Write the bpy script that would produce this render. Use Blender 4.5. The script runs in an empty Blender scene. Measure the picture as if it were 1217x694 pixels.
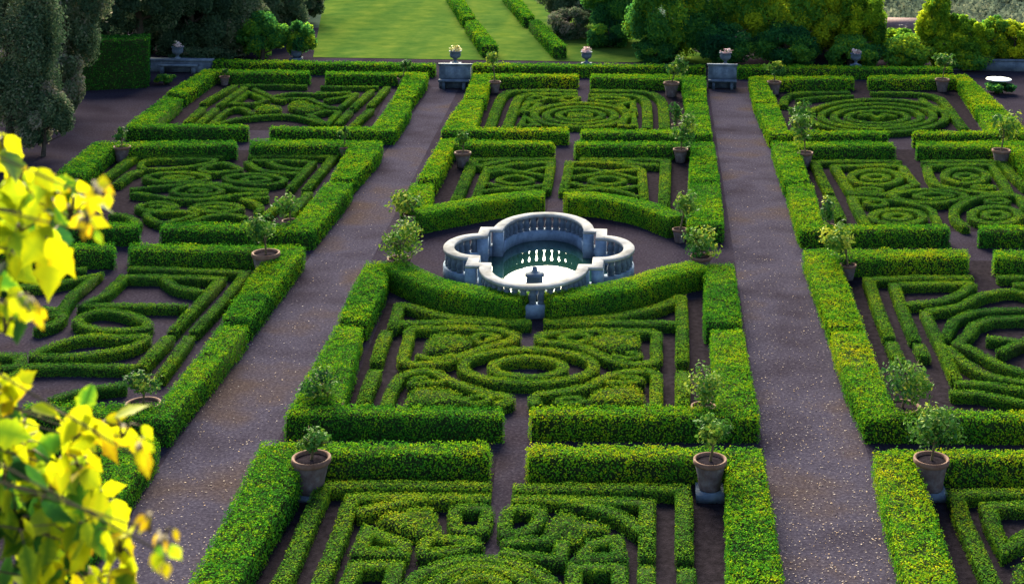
import bpy, math, random
import numpy as np
from mathutils import Vector, Euler

rng = np.random.default_rng(7)
random.seed(7)
S = bpy.context.scene
COL = S.collection
R = math.radians

# ------------------------------------------------------------------ survey of the garden
# the garden was measured from a point H metres above it; these turn a bearing into a place on a level plane
F, VX, VY, H, ROLL = 1800.0, 772.0, -220.0, 15.0, 0.016
cR, sR = math.cos(ROLL), math.sin(ROLL)
W0, H0 = 1217.0, 694.0


def ab(px, py):
    du, dv = px - VX, py - VY
    return cR * du + sR * dv, -sR * du + cR * dv


def G(px, py, Z=0.0):
    a, b = ab(px, py)
    Y = F * (H - Z) / b
    return (a * Y / F, Y)


def atY(px, py, Y):
    a, b = ab(px, py)
    return (a * Y / F, Y, H - b * Y / F)


# ------------------------------------------------------------------ mesh helpers
class MB:
    """collects geometry for one mesh"""

    def __init__(self):
        self.V, self.F, self.T, self.M = [], [], [], []
        self.n = 0

    def add(self, verts, faces, tint=0.4, mi=0):
        verts = np.asarray(verts, float).reshape(-1, 3)
        self.V.append(verts)
        t = np.full(len(verts), tint) if np.isscalar(tint) else np.asarray(tint, float)
        self.T.append(t)
        k = self.n
        if isinstance(faces, np.ndarray):
            self.F.append(faces + k)
            self.M.append(np.full(len(faces), mi))
        else:
            for f in faces:
                self.F.append(np.asarray([f]) + k)
                self.M.append(np.array([mi]))
        self.n += len(verts)
        return self

    def box(self, c, s, rz=0.0, tint=0.4, taper=1.0):
        x, y, z = s[0] / 2, s[1] / 2, s[2] / 2
        P = np.array([(-x, -y, -z), (x, -y, -z), (x, y, -z), (-x, y, -z),
                      (-x * taper, -y * taper, z), (x * taper, -y * taper, z), (x * taper, y * taper, z), (-x * taper, y * taper, z)])
        c_, s_ = math.cos(rz), math.sin(rz)
        P = np.stack([P[:, 0] * c_ - P[:, 1] * s_, P[:, 0] * s_ + P[:, 1] * c_, P[:, 2]], 1) + np.array(c)
        return self.add(P, np.array([(3, 2, 1, 0), (4, 5, 6, 7), (0, 1, 5, 4), (1, 2, 6, 5), (2, 3, 7, 6), (3, 0, 4, 7)]), tint)

    def lathe(self, prof, c=(0, 0, 0), seg=24, tint=0.4):
        prof = np.asarray(prof, float)
        a = np.linspace(0, 2 * math.pi, seg, endpoint=False)
        P = np.stack([np.outer(prof[:, 0], np.cos(a)), np.outer(prof[:, 0], np.sin(a)), np.repeat(prof[:, 1][:, None], seg, 1)], 2).reshape(-1, 3)
        P = P + np.array(c)
        q = []
        for i in range(len(prof) - 1):
            for j in range(seg):
                k = (j + 1) % seg
                q.append((i * seg + j, i * seg + k, (i + 1) * seg + k, (i + 1) * seg + j))
        return self.add(P, np.array(q), tint)

    def tube(self, pts, rad, seg=8, tint=0.4):
        pts = [Vector(p) for p in pts]
        V, q = [], []
        for i, p in enumerate(pts):
            d = (pts[min(i + 1, len(pts) - 1)] - pts[max(i - 1, 0)]).normalized()
            u = d.orthogonal().normalized() if abs(d.z) < .95 else (Vector((1, 0, 0)) - d * d.x).normalized()
            w = d.cross(u)
            for j in range(seg):
                a = 2 * math.pi * j / seg
                V.append(p + (u * math.cos(a) + w * math.sin(a)) * rad[i])
        for i in range(len(pts) - 1):
            for j in range(seg):
                k = (j + 1) % seg
                q.append((i * seg + j, i * seg + k, (i + 1) * seg + k, (i + 1) * seg + j))
        self.add(np.array([tuple(v) for v in V]), np.array(q), tint)
        self.F.append(np.array([[self.n - seg + j for j in range(seg)]]))
        self.M.append(np.array([0]))
        return self

    def build(self, name, mats, parent=None, origin=None, smooth=False, weld=False):
        V = np.concatenate(self.V) if self.V else np.zeros((0, 3))
        T = np.concatenate(self.T) if self.T else np.zeros(0)
        if origin is None and parent is None:
            origin = (float(V[:, 0].mean()), float(V[:, 1].mean()), float(V[:, 2].min()))
        if origin is not None:
            V = V - np.array(origin)
        me = bpy.data.meshes.new(name)
        loops = np.concatenate([f.reshape(-1) for f in self.F]).astype(np.int32)
        cnt = np.concatenate([np.full(len(f), f.shape[1]) for f in self.F]).astype(np.int32)
        start = np.concatenate([[0], np.cumsum(cnt)[:-1]]).astype(np.int32)
        me.vertices.add(len(V))
        me.vertices.foreach_set('co', V.astype(np.float32).reshape(-1))
        me.loops.add(len(loops))
        me.loops.foreach_set('vertex_index', loops)
        me.polygons.add(len(cnt))
        me.polygons.foreach_set('loop_start', start)
        mats = mats if isinstance(mats, (list, tuple)) else [mats]
        for m in mats:
            me.materials.append(m)
        if len(mats) > 1:
            me.polygons.foreach_set('material_index', np.concatenate(self.M).astype(np.int32))
        at = me.attributes.new('tint', 'FLOAT', 'POINT')
        at.data.foreach_set('value', T.astype(np.float32))
        me.update(calc_edges=True)
        me.validate()
        if smooth:
            me.polygons.foreach_set('use_smooth', np.ones(len(me.polygons), bool))
        o = bpy.data.objects.new(name, me)
        COL.objects.link(o)
        if parent is not None:
            o.parent = parent
        if origin is not None:
            o.location = origin
        return o


def tag(o, label=None, cat=None, group=None, kind=None):
    if label: o['label'] = label
    if cat: o['category'] = cat
    if group: o['group'] = group
    if kind: o['kind'] = kind
    return o


def empty(name, loc, rz=0.0):
    o = bpy.data.objects.new(name, None)
    o.empty_display_size = .2
    COL.objects.link(o)
    o.location = loc
    o.rotation_euler = (0, 0, rz)
    return o


# ------------------------------------------------------------------ materials
def newmat(name):
    m = bpy.data.materials.new(name)
    m.use_nodes = True
    nt = m.node_tree
    for n in list(nt.nodes):
        nt.nodes.remove(n)
    out = nt.nodes.new('ShaderNodeOutputMaterial')
    return m, nt, out


def ramp(nt, stops):
    r = nt.nodes.new('ShaderNodeValToRGB')
    e = r.color_ramp.elements
    while len(e) < len(stops):
        e.new(0.5)
    for i, (p, c) in enumerate(stops):
        e[i].position = p
        e[i].color = (*c, 1)
    return r


def leafmat(name, stops, trans=.3, rough=.5, spec=.3, tcol=None):
    m, nt, out = newmat(name)
    a = nt.nodes.new('ShaderNodeAttribute'); a.attribute_name = 'tint'
    r = ramp(nt, stops)
    nt.links.new(a.outputs['Fac'], r.inputs['Fac'])
    p = nt.nodes.new('ShaderNodeBsdfPrincipled')
    p.inputs['Roughness'].default_value = rough
    p.inputs['Specular IOR Level'].default_value = spec
    nt.links.new(r.outputs['Color'], p.inputs['Base Color'])
    t = nt.nodes.new('ShaderNodeBsdfTranslucent')
    if tcol:
        r2 = ramp(nt, tcol)
        nt.links.new(a.outputs['Fac'], r2.inputs['Fac'])
        nt.links.new(r2.outputs['Color'], t.inputs['Color'])
    else:
        nt.links.new(r.outputs['Color'], t.inputs['Color'])
    mx = nt.nodes.new('ShaderNodeMixShader'); mx.inputs[0].default_value = trans
    nt.links.new(p.outputs[0], mx.inputs[1]); nt.links.new(t.outputs[0], mx.inputs[2])
    nt.links.new(mx.outputs[0], out.inputs['Surface'])
    return m


def noisemat(name, stops, scale=3, detail=8, rough=.9, bump=.0, bscale=40, spec=.2, stops2=None, scale2=.3, fac2=.5, bdist=.02):
    m, nt, out = newmat(name)
    tc = nt.nodes.new('ShaderNodeTexCoord')
    n = nt.nodes.new('ShaderNodeTexNoise')
    n.inputs['Scale'].default_value = scale; n.inputs['Detail'].default_value = detail; n.inputs['Roughness'].default_value = .65
    nt.links.new(tc.outputs['Object'], n.inputs['Vector'])
    r = ramp(nt, stops)
    nt.links.new(n.outputs['Fac'], r.inputs['Fac'])
    col = r.outputs['Color']
    if stops2:
        n2 = nt.nodes.new('ShaderNodeTexNoise'); n2.inputs['Scale'].default_value = scale2; n2.inputs['Detail'].default_value = 5
        nt.links.new(tc.outputs['Object'], n2.inputs['Vector'])
        r2 = ramp(nt, stops2)
        nt.links.new(n2.outputs['Fac'], r2.inputs['Fac'])
        mx = nt.nodes.new('ShaderNodeMix'); mx.data_type = 'RGBA'; mx.blend_type = 'MULTIPLY'
        mx.inputs[0].default_value = fac2
        nt.links.new(col, mx.inputs[6]); nt.links.new(r2.outputs['Color'], mx.inputs[7])
        col = mx.outputs[2]
    p = nt.nodes.new('ShaderNodeBsdfPrincipled')
    p.inputs['Roughness'].default_value = rough
    p.inputs['Specular IOR Level'].default_value = spec
    nt.links.new(col, p.inputs['Base Color'])
    if bump:
        bn = nt.nodes.new('ShaderNodeTexNoise'); bn.inputs['Scale'].default_value = bscale; bn.inputs['Detail'].default_value = 6
        nt.links.new(tc.outputs['Object'], bn.inputs['Vector'])
        b = nt.nodes.new('ShaderNodeBump'); b.inputs['Strength'].default_value = bump; b.inputs['Distance'].default_value = bdist
        nt.links.new(bn.outputs['Fac'], b.inputs['Height'])
        nt.links.new(b.outputs[0], p.inputs['Normal'])
    nt.links.new(p.outputs[0], out.inputs['Surface'])
    return m


M = {}
M['box'] = leafmat('box_leaf', [(0, (.006, .034, .009)), (.3, (.022, .115, .013)), (.52, (.062, .215, .011)), (.74, (.18, .3, .008)), (1, (.4, .35, .008))], .22, 1, 0)
M['low'] = leafmat('low_box_leaf', [(0, (.008, .03, .01)), (.35, (.028, .1, .014)), (.6, (.085, .185, .011)), (.85, (.21, .25, .01)), (1, (.26, .22, .015))], .18, 1, 0)
M['citrus'] = leafmat('citrus_leaf', [(0, (.008, .03, .012)), (.4, (.028, .1, .02)), (.75, (.1, .2, .02)), (1, (.34, .36, .04))], .25, .7, .06)
M['dark'] = leafmat('dark_tree_leaf', [(0, (.014, .032, .022)), (.45, (.045, .085, .045)), (.75, (.1, .135, .07)), (1, (.22, .19, .15))], .35, .8, .05)
M['mid'] = leafmat('green_tree_leaf', [(0, (.012, .06, .03)), (.35, (.04, .16, .04)), (.65, (.11, .27, .03)), (1, (.36, .42, .02))], .55, 1, 0)
M['wood'] = leafmat('far_woodland_leaf', [(0, (.04, .06, .05)), (.5, (.09, .12, .09)), (1, (.2, .21, .14))], .3, 1, 0)  # greyed leaf colour stands in for haze, no haze volume is built
M['yel'] = leafmat('sunlit_yellow_tree_leaf', [(0, (.03, .09, .015)), (.35, (.08, .2, .02)), (.65, (.22, .34, .016)), (1, (.52, .52, .018))], .55, 1, 0)  # base colour yellowed to carry the sun on the right-hand trees
M['fore'] = leafmat('yellow_leaf', [(0, (.012, .055, .014)), (.28, (.04, .13, .01)), (.42, (.2, .29, .008)), (.68, (.47, .5, .004)), (.88, (.42, .3, .004)), (1, (.24, .13, .006))], .5, .5, .12)
M['bark'] = noisemat('bark', [(.3, (.02, .016, .014)), (.7, (.07, .055, .045))], 6, 8, .95, .6, 20)
M['twig'] = noisemat('twig', [(.3, (.05, .04, .02)), (.7, (.12, .09, .05))], 8, 4, .9)
M['gravel'] = noisemat('gravel', [(.25, (.012, .0105, .017)), (.5, (.023, .0195, .031)), (.75, (.05, .043, .062))], 13, 10, 1, .5, 30, 0,
                       [(.3, (.55, .5, .5)), (.55, (1, 1, 1)), (.7, (.85, .75, .6))], .35, .8)
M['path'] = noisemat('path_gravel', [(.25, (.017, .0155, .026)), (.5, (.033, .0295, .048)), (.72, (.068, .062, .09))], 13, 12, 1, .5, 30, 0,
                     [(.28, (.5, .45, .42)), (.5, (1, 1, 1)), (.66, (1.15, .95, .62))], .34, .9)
M['soil'] = noisemat('soil', [(.3, (.007, .006, .008)), (.7, (.022, .018, .025))], 6, 10, 1, .8, 25, 0)
M['lawn'] = noisemat('lawn_grass', [(.3, (.025, .06, .014)), (.5, (.044, .082, .017)), (.7, (.07, .104, .022))], .7, 12, 1, .5, 12, 0,
                     [(.3, (.7, .75, .7)), (.6, (1, 1, 1)), (.75, (1.0, .95, .75))], .12, .8)
M['stone'] = noisemat('grey_stone', [(.2, (.03, .042, .07)), (.45, (.075, .1, .15)), (.7, (.15, .185, .25))], 2.4, 10, .85, .5, 9, .2,
                      [(.3, (.35, .38, .42)), (.55, (1, 1, 1)), (.8, (.8, .85, .75))], .8, .8)
M['fstone'] = noisemat('blue_grey_stone', [(.2, (.05, .07, .12)), (.45, (.13, .18, .28)), (.7, (.22, .29, .42))], 2.6, 10, .9, .6, 9, .1, [(.3, (.4, .42, .45)), (.55, (1, 1, 1)), (.8, (.85, .9, .8))], .9, .9)
M['pale'] = noisemat('pale_stone', [(.15, (.09, .09, .11)), (.4, (.2, .2, .225)), (.7, (.3, .3, .325))], 3, 10, 1, .4, 12, 0,
                     [(.3, (.6, .58, .52)), (.5, (1, 1, 1))], 1.3, .8)
M['pot'] = noisemat('weathered_terracotta', [(.3, (.07, .042, .042)), (.5, (.1, .072, .078)), (.7, (.15, .128, .138))], 5, 8, .9, .4, 20, .15)
M['rim'] = noisemat('terracotta_rim', [(.3, (.1, .045, .032)), (.6, (.15, .085, .07)), (.8, (.2, .15, .14))], 6, 8, .9, .3, 20, .15)
M['white'] = noisemat('white_top', [(.3, (.75, .75, .74)), (.7, (.85, .85, .84))], 4, 4, .4)
M['metal'] = noisemat('dark_metal', [(.3, (.02, .02, .022)), (.7, (.05, .05, .05))], 8, 4, .5)
M['petal'] = leafmat('fallen_petal', [(0, (.14, .105, .095)), (.5, (.34, .3, .3)), (1, (.36, .25, .16))], .1, 1, 0)
M['flower'] = leafmat('flower', [(0, (.04, .1, .03)), (.3, (.1, .16, .05)), (.5, (.5, .3, .36)), (1, (.75, .62, .62))], .25)
M['flowery'] = leafmat('flower_yellow', [(0, (.04, .1, .03)), (.35, (.2, .22, .05)), (.6, (.6, .5, .2)), (1, (.75, .68, .5))], .25)
M['roof'] = noisemat('roof_tile', [(.3, (.12, .07, .08)), (.7, (.24, .15, .15))], 3, 8, .9, .5, 8)
M['plaster'] = noisemat('plaster', [(.3, (.15, .12, .11)), (.7, (.2, .17, .15))], 1, 6, .9)
M['glass'] = noisemat('window_glass', [(.3, (.02, .025, .03)), (.7, (.04, .045, .05))], 1, 2, .1, spec=.6)
M['hill'] = noisemat('wooded_hill', [(.3, (.028, .045, .038)), (.7, (.06, .08, .062))], .06, 10, 1, .6, .3, 0)  # haze tone put into the base colour of the far ground

M['core'] = noisemat('shaded_hedge_twigs', [(.3, (.008, .016, .006)), (.7, (.026, .04, .014))], 9, 6, 1, .6, 25, 0)  # inner twigs, coloured dark so gaps and sides look shaded
m, nt, out = newmat('pool_water')
p = nt.nodes.new('ShaderNodeBsdfPrincipled')
p.inputs['Base Color'].default_value = (.006, .03, .024, 1)
p.inputs['Roughness'].default_value = .015
p.inputs['IOR'].default_value = 1.8
p.inputs['Specular IOR Level'].default_value = 1.0
tc = nt.nodes.new('ShaderNodeTexCoord')
n = nt.nodes.new('ShaderNodeTexNoise'); n.inputs['Scale'].default_value = 2.2; n.inputs['Detail'].default_value = 2
nt.links.new(tc.outputs['Object'], n.inputs['Vector'])
b = nt.nodes.new('ShaderNodeBump'); b.inputs['Strength'].default_value = .05; b.inputs['Distance'].default_value = .02
nt.links.new(n.outputs['Fac'], b.inputs['Height']); nt.links.new(b.outputs[0], p.inputs['Normal'])
nt.links.new(p.outputs[0], out.inputs['Surface'])
M['water'] = m


# ------------------------------------------------------------------ foliage
def bumpf(x, y, k=1.0):
    return (np.sin(x * 2.1 * k + 1.3 * np.sin(y * 1.7 * k)) + np.sin(y * 2.9 * k + 1.1 * np.sin(x * 3.3 * k + 2)) + .7 * np.sin((x + y) * 5.3 * k) + .7 * np.sin((x - 1.3 * y) * 7.1 * k + 1)) / 3.4


def leaf_quads(mb, P, N, s, tint, tilt=.5, aspect=.62, mi=0):
    n = len(P)
    if n == 0:
        return
    s = np.broadcast_to(np.asarray(s, float), (n,))
    N2 = N + tilt * rng.normal(size=(n, 3))
    N2 /= np.linalg.norm(N2, axis=1)[:, None] + 1e-9
    t = np.cross(N2, rng.normal(size=(n, 3)))
    t /= np.linalg.norm(t, axis=1)[:, None] + 1e-9
    b = np.cross(N2, t)
    l = (s * rng.uniform(.7, 1.35, n))[:, None]
    w = l * aspect
    V = np.stack([P - t * l * .55, P + b * w * .5 + t * l * .05, P + t * l * .55, P - b * w * .5 + t * l * .05], 1).reshape(-1, 3)
    mb.add(V, np.arange(4 * n).reshape(n, 4), np.repeat(np.clip(tint, 0, 1), 4), mi)


def tufts(P, N, cell=.12, dz=.04, tl=.5):
    """leaves grow in tufts: each cell leans and stands out a little differently"""
    q = np.floor((P + .03 * rng.normal(size=P.shape)) / cell).astype(np.int64)
    hsh = (q[:, 0] * 73856093) ^ (q[:, 1] * 19349663) ^ (q[:, 2] * 83492791)
    def hv(k):
        x = np.sin((hsh % 100003) * 12.9898 + k * 78.233) * 43758.5453
        return x - np.floor(x)
    A = np.stack([hv(1), hv(2), hv(3)], 1) * 2 - 1
    P2 = P + N * ((hv(4) - .5) * dz)[:, None]
    N2 = N + A * tl
    return P2, N2, (hv(5) - .5)


def hedge_tint(P, warm, spread=.17):
    x, y, z = P[:, 0], P[:, 1], P[:, 2]
    return .45 + warm + .13 * bumpf(x * 2.2 + z, y * 2.2 + z * 2) + .2 * bumpf(x + 5, y - 3, .3) + spread * rng.normal(size=len(P))


def leaf_size(Y):
    return max(.046, Y * .00098)


def smooth_line(P, closed, sub=6):
    P = np.asarray(P, float)
    n = len(P)
    out = []
    rngi = range(n) if closed else range(n - 1)
    for i in rngi:
        p0 = P[(i - 1) % n] if closed or i > 0 else 2 * P[0] - P[1]
        p1, p2 = P[i], P[(i + 1) % n]
        p3 = P[(i + 2) % n] if closed or i + 2 < n else 2 * P[-1] - P[-2]
        for k in range(sub):
            t = k / sub
            out.append(.5 * ((2 * p1) + (-p0 + p2) * t + (2 * p0 - 5 * p1 + 4 * p2 - p3) * t * t + (-p0 + 3 * p1 - 3 * p2 + p3) * t ** 3))
    if not closed:
        out.append(P[-1])
    return np.array(out)


def densify(P, closed, step=.5):
    P = np.asarray(P, float)
    Q = np.vstack([P, P[:1]]) if closed else P
    out = []
    for a, b_ in zip(Q[:-1], Q[1:]):
        k = max(1, int(np.linalg.norm(b_ - a) / step))
        for i in range(k):
            out.append(a + (b_ - a) * i / k)
    if not closed:
        out.append(Q[-1])
    return np.array(out)


def add_ribbon(mb, L, closed, w, h, warm, dens=1.0, z0=0.0):
    """a clipped low hedge along a centre line"""
    L = np.asarray(L, float)
    n = len(L)
    if closed:
        d1 = L - np.roll(L, 1, 0); d2 = np.roll(L, -1, 0) - L
    else:
        d = np.diff(L, axis=0)
        d1 = np.vstack([d[:1], d]); d2 = np.vstack([d, d[-1:]])
    d1 /= np.linalg.norm(d1, axis=1)[:, None] + 1e-9
    d2 /= np.linalg.norm(d2, axis=1)[:, None] + 1e-9
    n1 = np.stack([-d1[:, 1], d1[:, 0]], 1); n2 = np.stack([-d2[:, 1], d2[:, 0]], 1)
    m_ = n1 + n2
    m_ /= np.linalg.norm(m_, axis=1)[:, None] + 1e-9
    k = 1 / np.clip((m_ * n1).sum(1), .5, 1)
    m_ = m_ * k[:, None]
    hw = w / 2 - (.008 if w < .6 else .0)
    ci = hw - .03
    ht = h - .03
    V, q = [], []
    for i in range(n):
        for (o_, z) in ((ci, z0), (ci * .97, z0 + ht * .85), (ci * .7, z0 + ht), (-ci * .7, z0 + ht), (-ci * .97, z0 + ht * .85), (-ci, z0)):
            V.append((L[i, 0] + m_[i, 0] * o_, L[i, 1] + m_[i, 1] * o_, z))
    for i in range(n if closed else n - 1):
        a, b_ = i * 6, ((i + 1) % n) * 6
        for j in range(5):
            q.append((a + j, b_ + j, b_ + j + 1, a + j + 1))
    base = mb.n
    mb.add(V, np.array(q), .32 + warm, 1)
    if not closed:
        mb.F.append(np.array([[base + j for j in range(6)], [base + (n - 1) * 6 + 5 - j for j in range(6)]])); mb.M.append(np.ones(2))
    # leaves
    A = L; B = np.roll(L, -1, 0) if closed else None
    if not closed:
        A, B = L[:-1], L[1:]; ma, mbb = m_[:-1], m_[1:]
    else:
        ma, mbb = m_, np.roll(m_, -1, 0)
    ln = np.linalg.norm(B - A, axis=1)
    tot = ln.sum()
    Yc = L[:, 1].mean()
    s = leaf_size(Yc) * .85
    per = w + 2 * h
    N_ = int(tot * per * 1.7 * dens / (s * s))
    if N_ < 1 or tot < 1e-6:
        return
    seg = rng.choice(len(ln), N_, p=ln / tot)
    t = rng.uniform(0, 1, N_)[:, None]
    C = A[seg] * (1 - t) + B[seg] * t
    mm = ma[seg] * (1 - t) + mbb[seg] * t
    u = rng.uniform(-per / 2, per / 2, N_)
    top = np.abs(u) < hw
    sg = np.sign(u)
    off = np.where(top, u, sg * hw)
    z = np.where(top, h, h - (np.abs(u) - hw))
    edge = np.clip(1 - (hw - np.abs(off)) / .07, 0, 1)
    z = z - np.where(top, .02 * edge ** 2, 0)
    nx = np.stack([mm[:, 0] * np.where(top, .6 * edge * sg, sg), mm[:, 1] * np.where(top, .6 * edge * sg, sg), np.where(top, 1, .15)], 1)
    P = np.stack([C[:, 0] + mm[:, 0] * off, C[:, 1] + mm[:, 1] * off, z0 + z], 1)
    P[:, 2] += .018 * bumpf(P[:, 0], P[:, 1], 1.5) * (z / h)
    P += nx * rng.uniform(-.02, .025, N_)[:, None]
    P, nx, tv = tufts(P, nx, .08, .014, .22)
    leaf_quads(mb, P, nx, s, hedge_tint(P, warm, .11) + .16 * tv, np.where(top, .26, .18)[:, None])
    if not closed:
        for (c0, dd) in ((L[0], -d2[0]), (L[-1], d1[-1])):
            k_ = int(w * h * 1.7 * dens / (s * s))
            per_ = np.array([-dd[1], dd[0]])
            uu = rng.uniform(-hw, hw, k_); zz = rng.uniform(0, h, k_)
            P = np.stack([c0[0] + per_[0] * uu + dd[0] * .02, c0[1] + per_[1] * uu + dd[1] * .02, z0 + zz], 1)
            leaf_quads(mb, P, np.tile([dd[0], dd[1], .1], (k_, 1)), s, hedge_tint(P, warm, .13))


def poly_dist(P, Q):
    A = Q; B = np.roll(Q, -1, 0)
    d = np.full(len(P), 1e9)
    nn = np.zeros((len(P), 2))
    for a, b_ in zip(A, B):
        e = b_ - a
        t = np.clip(((P - a) @ e) / (e @ e + 1e-12), 0, 1)
        v = P - (a + t[:, None] * e)
        dd = np.hypot(v[:, 0], v[:, 1])
        k = dd < d
        d[k] = dd[k]
        nn[k] = -v[k] / (dd[k][:, None] + 1e-9)
    return d, nn


def inside(P, Q):
    x, y = P[:, 0], P[:, 1]
    c = np.zeros(len(P), bool)
    n = len(Q)
    j = n - 1
    for i in range(n):
        xi, yi = Q[i]; xj, yj = Q[j]
        k = ((yi > y) != (yj > y)) & (x < (xj - xi) * (y - yi) / (yj - yi + 1e-15) + xi)
        c ^= k
        j = i
    return c


def add_block(mb, Q, h, warm, dens=1.0, z0=0.0, rnd=.055, smax=None):
    """a clipped hedge block whose plan is the polygon Q"""
    Q = np.asarray(Q, float)
    area = .5 * np.sum(Q[:, 0] * np.roll(Q[:, 1], -1) - np.roll(Q[:, 0], -1) * Q[:, 1])
    if area < 0:
        Q = Q[::-1].copy(); area = -area
    def frame(Q):
        e = np.roll(Q, -1, 0) - Q
        ln = np.linalg.norm(e, axis=1)
        e = e / (ln[:, None] + 1e-9)
        nout = np.stack([e[:, 1], -e[:, 0]], 1)
        nv = nout + np.roll(nout, 1, 0)
        nv /= np.linalg.norm(nv, axis=1)[:, None] + 1e-9
        return e, ln, nout, nv / np.clip((nv * nout).sum(1), .5, 1)[:, None]
    e, ln, nout, nv = frame(Q)
    if h > .5:
        Q = Q - nv * .035
        e, ln, nout, nv = frame(Q)
    ins = .045
    V = []
    n = len(Q)
    for (i_, z) in ((ins, z0), (ins, z0 + h - .12), (ins + .07, z0 + h - .04)):
        for k in range(n):
            p_ = Q[k] - nv[k] * i_
            V.append((p_[0], p_[1], z))
    fs = []
    for r_ in range(2):
        for k in range(n):
            k2 = (k + 1) % n
            fs.append((r_ * n + k, r_ * n + k2, (r_ + 1) * n + k2, (r_ + 1) * n + k))
    base = mb.n
    mb.add(V, np.array(fs), .32 + warm, 1)
    mb.F.append(np.array([[base + 2 * n + k for k in range(n)]])); mb.M.append(np.ones(1))
    s = leaf_size(Q[:, 1].mean())
    if smax: s = min(s, smax)
    lo, hi = Q.min(0), Q.max(0)
    N_ = int((hi - lo).prod() * 1.9 * dens / (s * s))
    P2 = rng.uniform(lo, hi, (N_, 2))
    P2 = P2[inside(P2, Q)]
    d, nn = poly_dist(P2, Q)
    ed = np.clip(1 - d / rnd, 0, 1)
    z = z0 + h - rnd * .75 * ed ** 2 + .03 * bumpf(P2[:, 0], P2[:, 1], 1.0) + .022 * bumpf(P2[:, 0] + 3, P2[:, 1], .33)
    N3 = np.column_stack([nn * (ed * .9)[:, None], np.ones(len(P2))])
    P = np.column_stack([P2, z]) + N3 * rng.uniform(-.03, .045, len(P2))[:, None]
    P, N3, tv = tufts(P, N3, max(.13, s * 2), .075, .5)
    leaf_quads(mb, P, N3, s, hedge_tint(P, warm, .11) + .26 * tv + .04, .4)
    for k in range(n):
        m_ = int(ln[k] * h * 1.15 * dens / (s * s))  # sparser side leaves let the dark core deepen the sides
        if m_ < 1:
            continue
        t = rng.uniform(0, ln[k], m_); zz = rng.uniform(0, h - .03, m_)
        bul = .03 * bumpf(t + 3 * k, zz * 2, 1.2)
        q_ = Q[k] + e[k] * t[:, None] + nout[k] * (bul + rng.uniform(-.035, .04, m_))[:, None]
        P = np.column_stack([q_, z0 + zz])
        P, N3, tv = tufts(P, np.tile([nout[k][0], nout[k][1], .2], (m_, 1)), max(.12, s * 2), .05, .25)
        leaf_quads(mb, P, N3, s, hedge_tint(P, warm, .1) + .2 * tv, .3)


# ------------------------------------------------------------------ the setting
def sheet(name, pts, z, mat, sub=None):
    mb = MB()
    mb.add([(x, y, z) for x, y in pts], [tuple(range(len(pts)))])
    o = mb.build(name, mat, origin=(0, 0, 0))
    tag(o, kind='structure')
    return o


# ground: level under the garden, falling away into a valley on the right behind the trees
def ground_z(x, y):
    t = np.clip((x - 9) / 13, 0, 1) * np.clip((y - 98) / 42, 0, 1)
    far = np.clip((y - 230) / 500, 0, 1)
    return -22 * (t * t * (3 - 2 * t)) - 30 * far * np.clip((x + 60) / 120, 0, 1) + 95 * np.clip((np.hypot(x, y) - 900) / 1600, 0, 1)


xs = np.concatenate([np.linspace(-3000, -150, 10), np.linspace(-100, 100, 51), np.linspace(150, 3000, 10)])
ys = np.concatenate([np.linspace(-1500, -60, 6), np.linspace(0, 98, 8), np.linspace(104, 300, 40), np.linspace(340, 3500, 24)])
X, Y = np.meshgrid(xs, ys, indexing='ij')
Z = ground_z(X, Y)
mb = MB()
nx_, ny_ = X.shape
idx = np.arange(nx_ * ny_).reshape(nx_, ny_)
q = np.stack([idx[:-1, :-1], idx[1:, :-1], idx[1:, 1:], idx[:-1, 1:]], -1).reshape(-1, 4)
cen_y = Y[:-1, :-1].reshape(-1)
fm = (cen_y > 103).astype(int)
mb.add(np.stack([X, Y, Z], -1).reshape(-1, 3), q)
mb.M = [fm]
tag(mb.build('ground', [M['gravel'], M['hill']], origin=(0, 0, 0), smooth=True), kind='structure')

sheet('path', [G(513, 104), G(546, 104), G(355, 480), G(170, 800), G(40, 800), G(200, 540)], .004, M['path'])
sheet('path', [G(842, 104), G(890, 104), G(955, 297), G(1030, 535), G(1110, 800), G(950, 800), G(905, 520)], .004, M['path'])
ln = M['lawn'].node_tree
wv = ln.nodes.new('ShaderNodeTexWave'); wv.bands_direction = 'X'; wv.inputs['Scale'].default_value = .085; wv.inputs['Distortion'].default_value = .8; wv.inputs['Detail'].default_value = 3
wv.inputs['Detail Scale'].default_value = .6
tcl = [n_ for n_ in ln.nodes if n_.type == 'TEX_COORD'][0]
pl = [n_ for n_ in ln.nodes if n_.type == 'BSDF_PRINCIPLED'][0]
src = pl.inputs['Base Color'].links[0].from_socket
rl = ramp(ln, [(.25, (.78, .85, .8)), (.75, (1.25, 1.08, .85))])
mxl = ln.nodes.new('ShaderNodeMix'); mxl.data_type = 'RGBA'; mxl.blend_type = 'MULTIPLY'; mxl.inputs[0].default_value = .5
ln.links.new(tcl.outputs['Object'], wv.inputs['Vector']); ln.links.new(wv.outputs['Fac'], rl.inputs['Fac'])
ln.links.new(src, mxl.inputs[6]); ln.links.new(rl.outputs['Color'], mxl.inputs[7]); ln.links.new(mxl.outputs[2], pl.inputs['Base Color'])
# lawn beyond the back hedge
mb = MB()
lx = np.linspace(-34, 24, 30); ly = np.linspace(91.5, 190, 40)
LX, LY = np.meshgrid(np.linspace(0, 1, 30), ly, indexing='ij')
lft = -20 - (LY - 91) * .19
rgt = np.interp(LY, [91, 123, 190], [5, -6.5, -14])
LX = lft + (rgt - lft) * LX
LZ = ground_z(LX, LY) + .02
ii = np.arange(LX.size).reshape(LX.shape)
mb.add(np.stack([LX, LY, LZ], -1).reshape(-1, 3), np.stack([ii[:-1, :-1], ii[1:, :-1], ii[1:, 1:], ii[:-1, 1:]], -1).reshape(-1, 4))
tag(mb.build('lawn', M['lawn'], origin=(0, 0, 0), smooth=True), kind='structure')

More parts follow.
